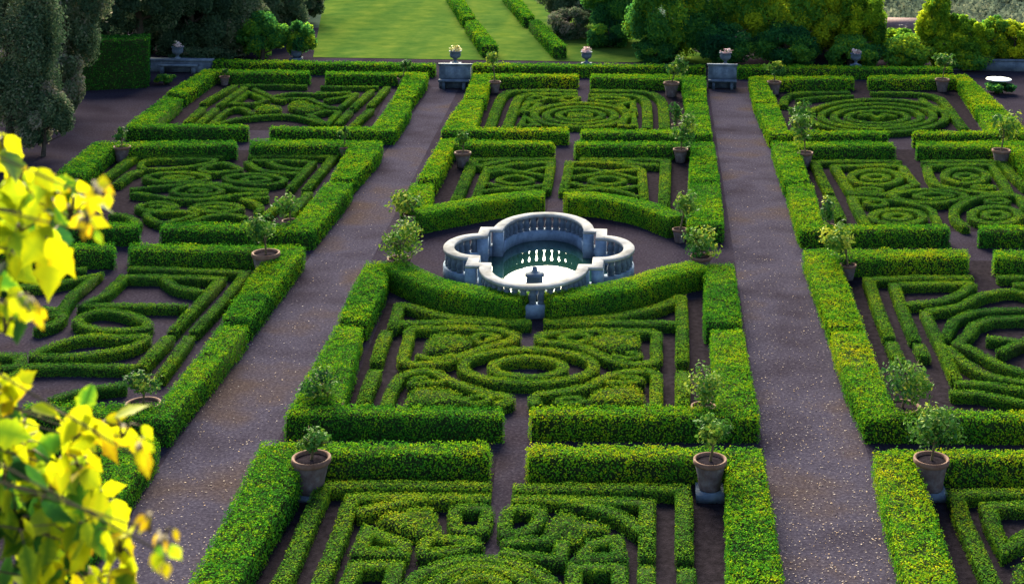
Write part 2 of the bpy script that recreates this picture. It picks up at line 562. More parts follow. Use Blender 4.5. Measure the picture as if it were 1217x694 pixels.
BEDS = [
    [(345, 560), (590, 545), (560, 800), (230, 800)], [(625, 545), (862, 545), (866, 800), (600, 800)],
    [(460, 360), (625, 372), (600, 490), (408, 490)], [(650, 372), (836, 355), (850, 490), (630, 490)],
    [(542, 176), (660, 176), (650, 250), (500, 250)], [(684, 176), (818, 176), (816, 255), (672, 240)],
    [(584, 96), (686, 96), (675, 157), (560, 157)], [(703, 96), (812, 96), (818, 157), (690, 157)],
    [(270, 92), (470, 92), (440, 155), (180, 155)], [(130, 180), (405, 178), (345, 272), (40, 272)],
    [(913, 97), (1130, 97), (1168, 160), (937, 160)], [(952, 178), (1195, 178), (1240, 275), (978, 275)],
    [(1000, 310), (1300, 310), (1330, 495), (1065, 495)], [(1092, 550), (1330, 550), (1350, 800), (1160, 800)],
]
for bpts in BEDS:
    sheet('soil', [G(*p_) for p_ in bpts], .004, M['soil'])

# ------------------------------------------------------------------ tall clipped hedges round the parterres
HT = .62
TALL = [
    # plan (bearings of the top outline), warmth (sunlit yellow put into the leaf tint), label
    ([(309, 524), (582, 525), (586, 541), (371, 542), (338, 600), (283, 694), (250, 750), (190, 760), (221, 694), (267, 609)], .06, 'near left corner hedge of the front middle parterre beside a rimmed pot'),
    ([(626, 527), (907, 531), (912, 562), (934, 694), (945, 760), (864, 760), (862, 545), (624, 543)], .12, 'yellow green corner hedge of the front middle parterre beside a red rimmed pot'),
    ([(434, 311), (465, 311), (459, 340), (438, 382), (400, 379), (416, 343)], .06, 'straight hedge block along left path just below the fountain'),
    ([(398, 386), (432, 388), (424, 425), (408, 480), (598, 483), (602, 496), (336, 492), (352, 465), (372, 430)], .07, 'corner hedge at the near left of the ringed parterre before the fountain'),
    ([(843, 391), (884, 391), (893, 440), (902, 484), (904, 497), (628, 494), (630, 482), (852, 481)], .13, 'corner hedge at the near right of the ringed parterre before the fountain'),
    ([(837, 313), (873, 313), (883, 383), (836, 384)], .03, 'straight hedge block along right path just below the fountain'),
    ([(523, 165), (655, 168), (662, 173), (541, 172.5), (519, 214.5), (494, 213.5)], .17, 'yellow corner hedge at the back left of the parterre behind the fountain'),
    ([(489, 217), (516, 219), (513, 246), (474, 242)], .15, 'short yellow hedge block on the left path behind the fountain'),
    ([(683, 168), (849, 169), (856, 215), (818, 215), (821, 174), (682, 173.5)], .05, 'corner hedge at the back right of the parterre behind the fountain'),
    ([(818, 218), (856, 217.5), (861, 268), (816, 268)], .05, 'straight green hedge block on the right path beside the fountain'),
    ([(562, 87.5), (687, 88.5), (689, 92), (584, 92.5), (578, 118), (550, 117)], .18, 'back left corner hedge of the oval parterre next to the left bench'),
    ([(549, 118.5), (575, 119), (566, 151.5), (675, 152), (678, 157), (523, 156), (536, 135)], .16, 'front left corner hedge of the oval parterre along the left path'),
    ([(702, 88), (839, 89.5), (840, 120), (814, 120), (810, 95), (701, 93)], .07, 'back right corner hedge of the oval parterre next to the right bench'),
    ([(815, 121.5), (841, 121.5), (846, 154), (847, 160), (689, 159), (690, 153.5), (815, 154.5)], .08, 'front right corner hedge of the oval parterre along the right path'),
    ([(256, 70.5), (519, 75.5), (518, 79.5), (252, 74)], .04, 'long back hedge at the foot of the lawn left of both benches'),
    ([(562, 75), (839, 77.5), (839, 81), (560, 79)], .08, 'long back hedge at the foot of the lawn between the two benches'),
    ([(876, 77.5), (1132, 79.5), (1133, 83), (876, 82)], .08, 'long back hedge under the trees right of both benches'),
    ([(889, 91), (1014, 90.5), (1016, 94.5), (911, 96.5), (925, 121.5), (896, 121.5)], .07, 'back left corner hedge of the far right parterre of long ovals'),
    ([(897, 123), (925, 123), (937, 155), (1054, 155.5), (1057, 160), (913, 160)], .07, 'front left corner hedge of the far right parterre of long ovals'),
    ([(1031, 90), (1150, 89), (1196, 130), (1160, 131), (1136, 94.5), (1031, 94.5)], .12, 'back right corner hedge of the far right parterre near the white table'),
    ([(1162, 132), (1198, 132), (1222, 155), (1222, 160), (1083, 160), (1085, 155.8), (1176, 155.5)], .12, 'front right corner hedge of the far right parterre beside the gravel yard'),
    ([(916, 168.5), (1061, 168.5), (1066, 174.5), (951, 175.5), (963, 216.5), (931, 216.5)], .07, 'back left corner hedge of the right parterre of spiral rings'),
    ([(934, 219.5), (967, 219.5), (978, 260), (980, 267), (1127, 267), (1131, 274), (949, 274)], .07, 'front left corner hedge of the right parterre of spiral rings'),
    ([(1089, 168.5), (1225, 168), (1270, 216), (1230, 216), (1198, 176), (1088, 174.5)], .08, 'back right hedge of the right parterre of spiral rings'),
    ([(1163, 267.5), (1270, 268), (1275, 275), (1161, 275)], .04, 'front right hedge of the right parterre of spiral rings'),
    ([(953, 296), (1150, 296.5), (1153, 306), (998, 308), (1029, 388), (986, 389)], .14, 'long yellow corner hedge at the back left of the right parterre of angular bands'),
    ([(986, 392.5), (1029, 392.5), (1059, 470), (1068, 486), (1225, 487), (1300, 488), (1300, 500), (1026, 497), (1005, 450)], .15, 'yellow corner hedge at the front of the right parterre of angular bands'),
    ([(1180, 297), (1300, 297), (1302, 308), (1179, 307)], .06, 'short hedge cut by the frame at the back of the right parterre of angular bands'),
    ([(1036, 534), (1300, 533), (1300, 546), (1089, 547), (1104, 580), (1141, 694), (1165, 760), (1097, 760), (1076, 694), (1050, 600)], .12, 'nearest right corner hedge running along the right path to the bottom edge'),
    ([(242, 82.5), (368, 84), (370, 88.5), (258, 87), (221, 113.5), (197, 110)], 0.01, 'back left corner hedge of the far left parterre of diagonals'),
    ([(194, 115), (218, 117), (184, 147), (294, 148.5), (298, 153), (148, 152), (152, 146)], -0.02, 'front left corner hedge of the far left parterre of diagonals'),
    ([(387, 85), (510, 86.5), (506, 97), (490, 117), (466, 117), (480, 89.5), (386, 89)], 0.04, 'back right corner hedge of the far left parterre of diagonals'),
    ([(465, 118.5), (489, 119.5), (488, 130), (474, 151), (469, 157), (319, 154.5), (322, 150), (441, 151)], 0.02, 'front right corner hedge of the far left parterre of diagonals'),
    ([(112, 168.5), (280, 167), (284, 173), (137, 175), (100, 210), (66, 205)], -0.02, 'back left corner hedge of the left parterre of swirls'),
    ([(60, 212), (97, 214), (62, 258), (60, 264), (165, 264.5), (169, 272), (10, 271)], -0.04, 'front left hedge of the left parterre of swirls half hidden by yellow leaves'),
    ([(297, 166), (456, 167.5), (452, 180), (421, 214), (391, 212.5), (414, 173), (296, 173.5)], 0.02, 'back right corner hedge of the left parterre of swirls'),
    ([(388, 215.5), (420, 217), (416, 226), (379, 270), (374, 276), (189, 272.5), (191, 264.5), (345, 265)], 0.02, 'front right corner hedge of the left parterre of swirls'),
    ([(153, 288.5), (364, 292.5), (362, 300), (299, 382), (262, 376), (318, 299), (152, 298)], 0.01, 'back right corner hedge of the left parterre with bare gravel'),
    ([(262, 384), (297, 388), (250, 445), (208, 495), (205, 502), (27, 492), (27, 478), (188, 478), (225, 432)], 0.01, 'front right corner hedge of the left parterre with bare gravel'),
    ([(-60, 287.5), (137, 289), (139, 298), (-60, 297)], -0.04, 'back left hedge of the left parterre with bare gravel'),
    ([(0, 518), (188, 520), (189, 528), (130, 615), (80, 690), (20, 690), (120, 537), (0, 535)], -0.04, 'hedge at the lower left behind the yellow leaves beside the left path'),
]
for k, (pts, warm, lab) in enumerate(TALL):
    h = HT + .012 * math.sin(k * 2.3)
    mb = MB()
    Yc = sum(G(*p_)[1] for p_ in pts) / len(pts)
    add_block(mb, [G(px, py, h) for px, py in pts], h, warm, dens=1.25)
    tag(mb.build('box_hedge', [M['box'], M['core']]), lab, 'hedge', 'tall clipped box hedges framing the parterres')

# curved hedges round the fountain
CURVED = [
    ((406, 232, 2.99), [(182, 238), (270, 282), (350, 313), (450, 333), (560, 347), (650, 359)], .08, 'curved hedge sweeping round the front left of the fountain'),
    ((406, 232, 2.99), [(728, 357), (830, 345), (950, 325), (1060, 300), (1150, 270), (1270, 243)], .12, 'curved hedge sweeping round the front right of the fountain'),
    ((480, 160, 6.085), [(80, 560), (150, 546), (300, 516), (450, 490), (600, 460), (750, 441), (900, 428), (1015, 428)], .1, 'curved hedge sweeping round the back left of the fountain'),
    ((660, 160, 6.085), [(78, 437), (200, 432), (350, 446), (500, 470), (650, 505), (760, 545), (880, 592)], .08, 'curved hedge sweeping round the back right of the fountain'),
]
for k, ((ox, oy, sc), pts, warm, lab) in enumerate(CURVED):
    h = HT + .07 + .01 * k
    L = smooth_line([G(ox + x / sc, oy + y / sc, h) for x, y in pts], False)
    mb = MB()
    add_ribbon(mb, L, False, .86, h, warm, 1.2)
    tag(mb.build('box_hedge', [M['box'], M['core']]), lab, 'hedge', 'curved box hedges ringing the fountain')

# ------------------------------------------------------------------ low box hedges: the patterns inside the parterres
z1 = (300, 510, 3.771); z2 = (580, 510, 3.771); z3 = (400, 340, 4.337); z4 = (620, 340, 4.337); z5 = (480, 160, 6.085); z6 = (660, 160, 6.085)
z7 = (520, 70, 6.94); z8 = (680, 70, 6.94); zA = (100, 280, 3.154); zB = (0, 280, 3.47); zC = (100, 160, 5.782); zD = (250, 160, 5.782)
zE = (180, 75, 6.94); zF = (340, 75, 6.94); zG = (1000, 290, 3.47); zH = (930, 160, 4.96); zI = (1060, 160, 4.955); zJ = (890, 75, 6.94); zK = (1047, 75, 6.94)
zL = (1017, 500, 3.575); zP = (0, 0, 1.0)
CAp = 'in the front middle parterre'; CBp = 'in the ringed parterre'; CCp = 'in the parterre behind the fountain'
CDp = 'in the oval parterre'; LBp = 'in the left parterre with bare gravel'; LCp = 'in the parterre of swirls'
LDp = 'in the far left parterre of diagonals'; RAp = 'in the nearest right parterre'; RBp = 'in the right parterre of angular bands'
RCp = 'in the right parterre of spiral rings'; RDp = 'in the far right parterre of long ovals'
# each entry: parterre, label, width, list of strokes (frame, type, points)
# types: P open corners, S open smooth, C closed corners, O closed smooth, E ellipse, B filled bed
LOW = [
    # front middle parterre
    (CAp, 'outermost low border along the left side and back', .36, [(z1, 'P', [(75, 760), (150, 640), (215, 490), (275, 350), (318, 247), (500, 242), (700, 243), (1066, 250)])]),
    (CAp, 'second low border on the left half with a curved arm', .34, [(z1, 'P', [(262, 760), (320, 640), (385, 480), (430, 340), (450, 298), (600, 295), (800, 298), (1062, 303)]), (z1, 'S', [(470, 362), (560, 345), (680, 318), (790, 300)])]),
    (CAp, 'leaf shaped clipped bed with hooked tail on the left half', .3, [(z1, 'B', [(560, 400), (610, 367), (740, 350), (815, 352), (828, 400), (845, 475), (800, 490), (760, 478), (700, 455), (620, 428)]), (z1, 'S', [(800, 480), (770, 510), (775, 545), (870, 540), (960, 522), (1020, 500)]), (z1, 'S', [(820, 478), (890, 488), (1015, 494)])]),
    (CAp, 'small rounded square left of the middle walk', .3, [(z1, 'O', [(915, 350), (985, 346), (1052, 352), (1045, 400), (1032, 442), (970, 446), (915, 440), (908, 395)])]),
    (CAp, 'small triangle at the left side', .32, [(z1, 'C', [(520, 445), (680, 505), (668, 545), (475, 540)])]),
    (CAp, 'lower left rectangle cut by the bottom edge', .32, [(z1, 'C', [(465, 600), (645, 600), (600, 760), (390, 760)])]),
    (CAp, 'outer ring of the circles at the bottom edge', .34, [(zP, 'E', (571, 712, 92, 50))]),
    (CAp, 'middle ring of the circles at the bottom edge', .34, [(zP, 'E', (571, 713, 66, 42))]),
    (CAp, 'innermost ring of the circles at the bottom edge', .34, [(zP, 'E', (570, 714, 37, 32))]),
    (CAp, 'outermost low border along the right side and back', .36, [(z2, 'P', [(115, 258), (400, 255), (700, 255), (872, 262), (880, 320), (880, 480), (882, 572)])]),
    (CAp, 'outermost right border piece below the cut', .36, [(z2, 'P', [(890, 618), (896, 760)])]),
    (CAp, 'second low border on the right half with a curved arm', .34, [(z2, 'P', [(110, 305), (300, 308), (500, 313), (715, 322), (714, 400), (712, 572)]), (z2, 'S', [(330, 312), (480, 342), (600, 385), (695, 450)])]),
    (CAp, 'second right border piece below the cut', .34, [(z2, 'P', [(710, 608), (712, 760)])]),
    (CAp, 'small hooked square right of the middle walk', .3, [(z2, 'O', [(95, 355), (165, 350), (235, 360), (215, 415), (150, 458), (78, 455)])]),
    (CAp, 'leaf shaped clipped bed with hooked tail on the right half', .3, [(z2, 'B', [(300, 378), (370, 365), (430, 400), (500, 408), (545, 445), (430, 468), (410, 500), (330, 505), (250, 480)]), (z2, 'S', [(65, 505), (150, 492), (300, 490)]), (z2, 'P', [(60, 540), (170, 560), (320, 572), (335, 500)])]),
    (CAp, 'small triangle at the right side', .32, [(z2, 'C', [(575, 485), (592, 565), (415, 570), (470, 500)])]),
    (CAp, 'lower right rectangle cut by the bottom edge', .32, [(z2, 'C', [(385, 610), (588, 610), (600, 760), (380, 760)])]),
    # ringed parterre
    (CBp, 'low border with a swept point on the upper left', .34, [(z3, 'P', [(325, 88), (305, 165), (290, 210)]), (z3, 'S', [(325, 90), (400, 105), (480, 130), (600, 155), (800, 170), (995, 180)]), (z3, 'P', [(322, 190), (500, 181), (700, 180), (1000, 184)])]),
    (CBp, 'short straight border piece on the middle left side', .36, [(z3, 'P', [(258, 230), (230, 300), (205, 388)])]),
    (CBp, 'short border piece on the lower left side', .36, [(z3, 'P', [(200, 430), (170, 500), (130, 612)])]),
    (CBp, 'pointed outline band at the upper left of the rings', .32, [(z3, 'O', [(385, 215), (500, 211), (650, 211), (800, 215), (895, 235), (925, 258), (870, 285), (760, 312), (650, 352), (560, 382), (470, 397), (350, 388), (352, 330), (372, 260)])]),
    (CBp, 'clipped cushion bed inside the upper left outline', .3, [(z3, 'B', [(480, 258), (560, 242), (670, 255), (692, 285), (640, 318), (540, 335), (458, 325)])]),
    (CBp, 'thin crescent under the upper left cushion', .2, [(z3, 'S', [(420, 350), (470, 368), (540, 366), (600, 345)])]),
    (CBp, 'little eye loop at the tip of the upper left outline', .2, [(z3, 'O', [(710, 250), (780, 243), (835, 257), (780, 275), (745, 290)])]),
    (CBp, 'long wavy band running from the lower left corner', .32, [(z3, 'S', [(258, 615), (285, 530), (340, 455), (430, 431), (510, 437), (580, 480), (700, 520), (790, 548), (880, 565), (885, 590), (820, 605)])]),
    (CBp, 'small curl above the lower left cushion', .2, [(z3, 'S', [(470, 465), (400, 475), (385, 502), (470, 490), (560, 490)])]),
    (CBp, 'clipped cushion bed at the lower left', .3, [(z3, 'B', [(360, 580), (390, 530), (480, 515), (600, 535), (650, 565), (620, 597), (390, 602)])]),
    (CBp, 'little eye loop beside the lower left cushion', .2, [(z3, 'O', [(660, 592), (700, 562), (760, 560), (790, 577), (740, 597)])]),
    (CBp, 'large outer ring', .31, [(zP, 'E', (628, 433.5, 78, 19.8))]),
    (CBp, 'small inner ring round dark soil', .31, [(zP, 'E', (627.5, 435, 42, 11.6))]),
    (CBp, 'low border with a swept point on the upper right', .36, [(z4, 'P', [(820, 45), (826, 130), (828, 250), (828, 385)]), (z4, 'S', [(820, 50), (740, 90), (640, 120), (480, 150), (320, 165), (120, 178)]), (z4, 'P', [(118, 184), (400, 182), (600, 182), (810, 188)])]),
    (CBp, 'short straight border piece on the lower right side', .36, [(z4, 'P', [(828, 436), (830, 612)])]),
    (CBp, 'pointed outline band at the upper right of the rings', .32, [(z4, 'O', [(90, 258), (130, 237), (300, 226), (500, 225), (640, 228), (695, 240), (692, 300), (690, 380), (600, 396), (500, 386), (430, 360), (320, 312), (220, 287), (120, 280)])]),
    (CBp, 'clipped cushion bed inside the upper right outline', .3, [(z4, 'B', [(390, 257), (450, 239), (590, 245), (608, 280), (600, 310), (500, 326), (400, 310), (345, 290)])]),
    (CBp, 'thin crescent below the upper right cushion', .2, [(z4, 'S', [(470, 350), (540, 366), (600, 358), (605, 340), (540, 340)])]),
    (CBp, 'little eye loop at the tip of the upper right outline', .2, [(z4, 'O', [(200, 262), (260, 245), (345, 247), (325, 278), (270, 286)])]),
    (CBp, 'long wavy band running from the lower right corner', .32, [(z4, 'S', [(692, 615), (695, 500), (685, 440), (600, 432), (510, 441), (430, 466), (340, 510), (200, 537), (100, 548), (62, 575), (80, 603)])]),
    (CBp, 'small curl above the lower right cushion', .2, [(z4, 'S', [(510, 470), (565, 463), (620, 480), (540, 490), (440, 490)])]),
    (CBp, 'clipped cushion bed at the lower right', .3, [(z4, 'B', [(360, 592), (375, 540), (440, 515), (560, 510), (612, 535), (617, 592)])]),
    (CBp, 'little eye loop beside the lower right cushion', .2, [(z4, 'O', [(180, 592), (235, 570), (312, 580), (290, 600)])]),
    # behind the fountain
    (CCp, 'outer low border of the left half', .44, [(z5, 'P', [(1090, 175), (800, 173), (505, 176), (460, 280), (420, 380), (370, 490)]), (z5, 'S', [(525, 225), (640, 202), (750, 182)])]),
    (CCp, 'inner frame of the left half', .36, [(z5, 'P', [(515, 470), (560, 350), (605, 240), (800, 206), (1065, 195), (1050, 300), (1030, 400)])]),
    (CCp, 'small diamond of the left half', .26, [(z5, 'O', [(680, 325), (760, 298), (835, 293), (930, 325), (840, 350), (760, 350)])]),
    (CCp, 'lattice of crossing curves in the left half', .26, [(z5, 'S', [(600, 272), (700, 256), (850, 265), (950, 280), (1030, 295)]), (z5, 'S', [(640, 238), (750, 250), (850, 268), (950, 245), (1040, 230)]), (z5, 'S', [(590, 345), (700, 370), (800, 382), (900, 376), (1030, 355)]), (z5, 'S', [(570, 402), (680, 390), (800, 385), (900, 396), (1020, 405)])]),
    (CCp, 'outer low border of the right half', .44, [(z6, 'P', [(180, 172), (400, 177), (600, 174), (798, 180), (795, 300), (790, 400), (785, 520)]), (z6, 'S', [(500, 190), (620, 210), (745, 215)])]),
    (CCp, 'inner frame of the right half', .36, [(z6, 'P', [(55, 415), (85, 300), (102, 198), (250, 196), (450, 202), (560, 225), (625, 248), (632, 350), (642, 470)])]),
    (CCp, 'small diamond of the right half', .26, [(z6, 'O', [(250, 327), (320, 302), (420, 302), (500, 330), (420, 355), (330, 355)])]),
    (CCp, 'lattice of crossing curves in the right half', .26, [(z6, 'S', [(130, 240), (250, 242), (350, 262), (480, 256), (600, 250)]), (z6, 'S', [(120, 300), (250, 286), (380, 268), (480, 285), (600, 315)]), (z6, 'S', [(120, 345), (230, 370), (380, 385), (500, 380), (600, 365)]), (z6, 'S', [(100, 402), (250, 391), (380, 390), (500, 410), (600, 445)])]),
    # oval parterre
    (CDp, 'outer rounded border of the left half', .5, [(z7, 'S', [(430, 570), (475, 440), (525, 320), (590, 270), (720, 258), (950, 257), (1150, 262)])]),
    (CDp, 'second rounded border of the left half', .5, [(z7, 'S', [(570, 570), (620, 440), (655, 345), (710, 300), (850, 285), (1150, 290)])]),
    (CDp, 'upper left triangle by the ovals', .34, [(z7, 'C', [(700, 430), (745, 355), (840, 365), (760, 430)])]),
    (CDp, 'lower left triangle beside the ovals', .34, [(z7, 'C', [(688, 545), (720, 470), (830, 545)])]),
    (CDp, 'double eye at the back of the left half', .3, [(z7, 'O', [(750, 325), (820, 305), (900, 320), (820, 345)]), (z7, 'P', [(900, 321), (1010, 322)]), (z7, 'O', [(1010, 325), (1080, 305), (1165, 320), (1080, 345)])]),
    (CDp, 'largest of the three ovals', .4, [(zP, 'E', (690, 136, 55, 14.2))]),
    (CDp, 'middle one of the three ovals', .38, [(zP, 'E', (690, 136.4, 41, 10))]),
    (CDp, 'smallest of the three ovals', .36, [(zP, 'E', (690, 136.4, 26, 6))]),
    (CDp, 'flat clipped square at the centre of the ovals', .3, [(zP, 'B', [(677, 134.5), (690, 134), (703, 134.5), (703, 139), (690, 139.5), (676, 139)])]),
    (CDp, 'outer rounded border of the right half', .5, [(z8, 'S', [(150, 258), (400, 260), (570, 266), (680, 292), (740, 345), (755, 440), (765, 575)])]),
    (CDp, 'second rounded border of the right half', .48, [(z8, 'S', [(140, 296), (380, 296), (530, 302), (605, 345), (620, 440), (622, 570)])]),
    (CDp, 'upper right triangle beside the ovals', .34, [(z8, 'C', [(385, 370), (500, 348), (510, 430), (435, 420)])]),
    (CDp, 'lower right triangle beside the ovals', .34, [(z8, 'C', [(430, 490), (510, 452), (515, 548), (405, 545)])]),
    (CDp, 'long eye at the back of the right half', .3, [(z8, 'O', [(150, 330), (250, 312), (400, 318), (455, 335), (300, 347)])]),
    # left, bare gravel
    (LBp, 'outer low border along the back and right side', .32, [(zA, 'P', [(170, 118), (400, 126), (605, 135), (540, 220), (470, 295), (412, 355)])]),
    (LBp, 'outer border piece below the cut', .32, [(zA, 'P', [(395, 375), (345, 445), (285, 525)])]),
    (LBp, 'inner frame with a curved arm round bare gravel', .32, [(zA, 'P', [(-10, 262), (80, 215), (150, 150), (300, 150), (512, 158), (430, 250), (330, 355)]), (zA, 'S', [(300, 155), (345, 188), (440, 207)]), (zA, 'P', [(0, 258), (200, 258), (385, 260)])]),
    (LBp, 'inner border piece below the cut', .36, [(zA, 'P', [(318, 375), (270, 425), (215, 485)])]),
    (LBp, 'upper leaf shaped loop on the gravel', .32, [(zA, 'O', [(-25, 318), (10, 290), (70, 277), (150, 287), (220, 312), (238, 340), (150, 350), (40, 345)])]),
    (LBp, 'lower boat shaped loop on the gravel', .32, [(zP, 'O', [(40, 421), (60, 410), (85, 402), (115, 398), (150, 400), (174, 398), (160, 409), (125, 417), (85, 422)])]),
    (LBp, 'straight cross band below the boat shaped loop', .32, [(zP, 'P', [(14, 446), (36, 434), (86, 433), (160, 435)])]),
    (LBp, 'thin arc in front of the cross band', .32, [(zP, 'S', [(60, 474), (101, 462), (150, 455)])]),
    (LBp, 'back border of the left half behind yellow leaves', .32, [(zB, 'P', [(0, 165), (200, 145), (355, 132)])]),
    (LBp, 'diagonal band of the left half', .34, [(zB, 'P', [(-10, 215), (200, 200), (400, 158), (300, 240), (255, 305), (165, 298)])]),
    (LBp, 'short curved stub of the left half', .34, [(zB, 'S', [(200, 325), (255, 322), (230, 355), (150, 380)])]),
    (LBp, 'low corner piece at the picture edge', .34, [(zB, 'P', [(-20, 490), (80, 490), (85, 530), (-20, 545)])]),
    # left, swirls
    (LCp, 'outer low border of the left half', .4, [(zC, 'P', [(50, 355), (200, 250), (345, 143), (600, 140), (960, 143)])]),
    (LCp, 'short second border at the left end', .4, [(zC, 'P', [(225, 335), (310, 270), (385, 240)])]),
    (LCp, 'long flat eye at the back', .28, [(zC, 'O', [(385, 205), (450, 168), (700, 165), (900, 168), (800, 205), (600, 228), (430, 230)])]),
    (LCp, 'pointed eye at the middle walk', .28, [(zP, 'O', [(238.4, 200.6), (252, 195.5), (267, 193), (285.5, 201), (269, 203), (250, 204.6)])]),
    (LCp, 'wavy ring in the upper left', .28, [(zC, 'O', [(420, 292), (480, 268), (600, 258), (720, 258), (830, 277), (850, 300), (770, 316), (540, 318)]), (zC, 'O', [(540, 296), (640, 281), (740, 291), (640, 306)])]),
    (LCp, 'round ring with a spiral in the middle', .28, [(zC, 'O', [(610, 382), (690, 352), (820, 345), (940, 374), (900, 402), (760, 411), (650, 405)]), (zC, 'S', [(720, 388), (770, 370), (860, 378), (800, 392)])]),
    (LCp, 'long upper wave across the left half', .28, [(zC, 'S', [(320, 372), (500, 352), (700, 336), (850, 328), (1000, 345)])]),
    (LCp, 'long lower wave across the left half', .28, [(zC, 'S', [(330, 398), (480, 412), (600, 434), (760, 442), (900, 436), (1000, 425)])]),
    (LCp, 'flat oval at the lower left', .28, [(zC, 'O', [(372, 490), (440, 466), (540, 460), (632, 490), (540, 512), (430, 515)]), (zC, 'S', [(450, 490), (520, 482), (570, 492)])]),
    (LCp, 'curved triangle at the front', .28, [(zC, 'O', [(425, 542), (530, 525), (700, 525), (765, 545), (640, 580), (525, 602)])]),
    (LCp, 'flat oval at the front of the middle walk', .28, [(zP, 'O', [(228, 246.5), (247, 241), (271, 242), (287, 246.5), (268, 251), (248, 250.5)]), (zP, 'S', [(238, 247), (256, 245), (274, 247)])]),
    (LCp, 'flat wave along the front hedge', .28, [(zP, 'S', [(228, 262), (250, 256), (275, 254), (292, 258)])]),
    (LCp, 'ring at the upper right', .28, [(zD, 'O', [(100, 295), (200, 271), (400, 271), (512, 308), (400, 338), (220, 330)]), (zD, 'O', [(220, 308), (300, 287), (405, 303), (300, 322)])]),
    (LCp, 'folded bands in the right corner', .3, [(zD, 'S', [(250, 182), (330, 235), (450, 255), (610, 260)]), (zD, 'S', [(400, 180), (470, 215), (630, 238)]), (zD, 'P', [(280, 172), (560, 174), (705, 183), (620, 280), (545, 365)])]),
    (LCp, 'outer border of the right half', .36, [(zD, 'P', [(265, 145), (560, 143), (845, 148), (760, 250), (655, 375)])]),
    (LCp, 'outer right border piece below the cut', .36, [(zD, 'P', [(675, 395), (600, 485), (535, 560)])]),
    (LCp, 'two long waves meeting in the right half', .28, [(zD, 'S', [(0, 335), (100, 348), (250, 372), (390, 378)]), (zD, 'S', [(0, 432), (200, 408), (390, 398)])]),
    (LCp, 'small hook near the potted tree', .28, [(zD, 'S', [(400, 425), (300, 430), (220, 440), (300, 462), (345, 495), (320, 530)])]),
    (LCp, 'arc at the left front beside the yellow leaves', .34, [(zC, 'S', [(180, 545), (280, 550), (350, 590), (370, 620)])]),
    (LCp, 'second short diagonal of the right half', .34, [(zD, 'P', [(505, 440), (440, 500), (370, 560)])]),
    # far left, diagonals
    (LDp, 'first left diagonal behind the cut', .38, [(zE, 'P', [(690, 180), (560, 250), (425, 330)])]),
    (LDp, 'first left diagonal before the cut', .38, [(zE, 'P', [(425, 365), (290, 485)])]),
    (LDp, 'second left diagonal behind the cut', .38, [(zE, 'P', [(770, 195), (650, 280), (560, 348)])]),
    (LDp, 'second left diagonal before the cut', .38, [(zE, 'P', [(530, 372), (390, 500)])]),
    (LDp, 'triangle at the left of the star', .3, [(zE, 'C', [(800, 235), (660, 332), (840, 332), (955, 300)])]),
    (LDp, 'long crossing bar behind the star', .28, [(zE, 'P', [(850, 207), (1040, 300), (1100, 306)])]),
    (LDp, 'arched band at the front left', .3, [(zE, 'S', [(490, 505), (630, 385), (740, 368), (840, 420)])]),
    (LDp, 'long shallow arc along the front', .3, [(zE, 'S', [(540, 497), (700, 457), (900, 432), (1100, 425), (1270, 450), (1430, 500)])]),
    (LDp, 'straight back border of the left half', .3, [(zE, 'P', [(735, 180), (1000, 178), (1280, 183)])]),
    (LDp, 'straight back border of the right half', .3, [(zF, 'P', [(290, 190), (400, 192), (760, 192)])]),
    (LDp, 'left clipped lobe of the star', .3, [(zE, 'B', [(850, 382), (950, 340), (1080, 375), (960, 402)])]),
    (LDp, 'right clipped lobe of the star', .3, [(zF, 'B', [(20, 352), (100, 312), (200, 338), (310, 370), (150, 400)])]),
    (LDp, 'triangle at the right of the star', .28, [(zF, 'C', [(190, 425), (320, 392), (430, 395), (345, 500)])]),
    (LDp, 'first right diagonal behind the cut', .3, [(zF, 'P', [(580, 245), (500, 320), (440, 372)])]),
    (LDp, 'first right diagonal before the cut', .3, [(zF, 'P', [(435, 395), (350, 490)])]),
    (LDp, 'second right diagonal behind the cut', .36, [(zF, 'P', [(705, 222), (620, 300), (550, 368)])]),
    (LDp, 'second right diagonal before the cut', .36, [(zF, 'P', [(530, 388), (430, 495)])]),
    (LDp, 'outer right diagonal behind the cut', .38, [(zF, 'P', [(835, 193), (760, 280), (690, 352)])]),
    (LDp, 'outer right diagonal before the cut', .38, [(zF, 'P', [(700, 378), (640, 430), (540, 525)])]),
    (LDp, 'bent band right of the star', .3, [(zF, 'S', [(200, 292), (340, 355), (440, 372)])]),
    (LDp, 'forked band at the back right', .3, [(zF, 'P', [(320, 302), (480, 280), (560, 252)]), (zF, 'S', [(260, 236), (400, 245), (530, 235)])]),
    (LDp, 'curved band at the back of the star', .3, [(zF, 'S', [(-80, 268), (50, 245), (180, 250), (330, 252)]), (zF, 'P', [(-60, 290), (200, 290)])]),
    # nearest right
    (RAp, 'outer low border beside the standing pot', .36, [(zL, 'P', [(740, 300), (560, 298), (422, 305), (450, 400), (520, 550), (612, 760)])]),
    (RAp, 'inner angular loop', .36, [(zL, 'P', [(740, 352), (562, 355), (580, 430), (632, 535), (740, 470)])]),
    (RAp, 'clipped bed cut by the corner', .36, [(zL, 'B', [(740, 585), (690, 610), (668, 650), (690, 740), (740, 740)])]),
    # right, angular bands
    (RBp, 'outer border along the back and left', .36, [(zG, 'P', [(540, 135), (300, 134), (112, 142), (140, 230), (175, 320), (198, 382)])]),
    (RBp, 'outer border piece below the cut', .36, [(zG, 'P', [(205, 402), (240, 475)])]),
    (RBp, 'second border with a hooked end', .34, [(zG, 'P', [(540, 158), (380, 160), (218, 165), (240, 230), (280, 330), (305, 392)]), (zG, 'S', [(540, 162), (490, 200), (400, 232), (265, 245)])]),
    (RBp, 'second border piece behind the large pot', .34, [(zG, 'P', [(318, 410), (345, 460)])]),
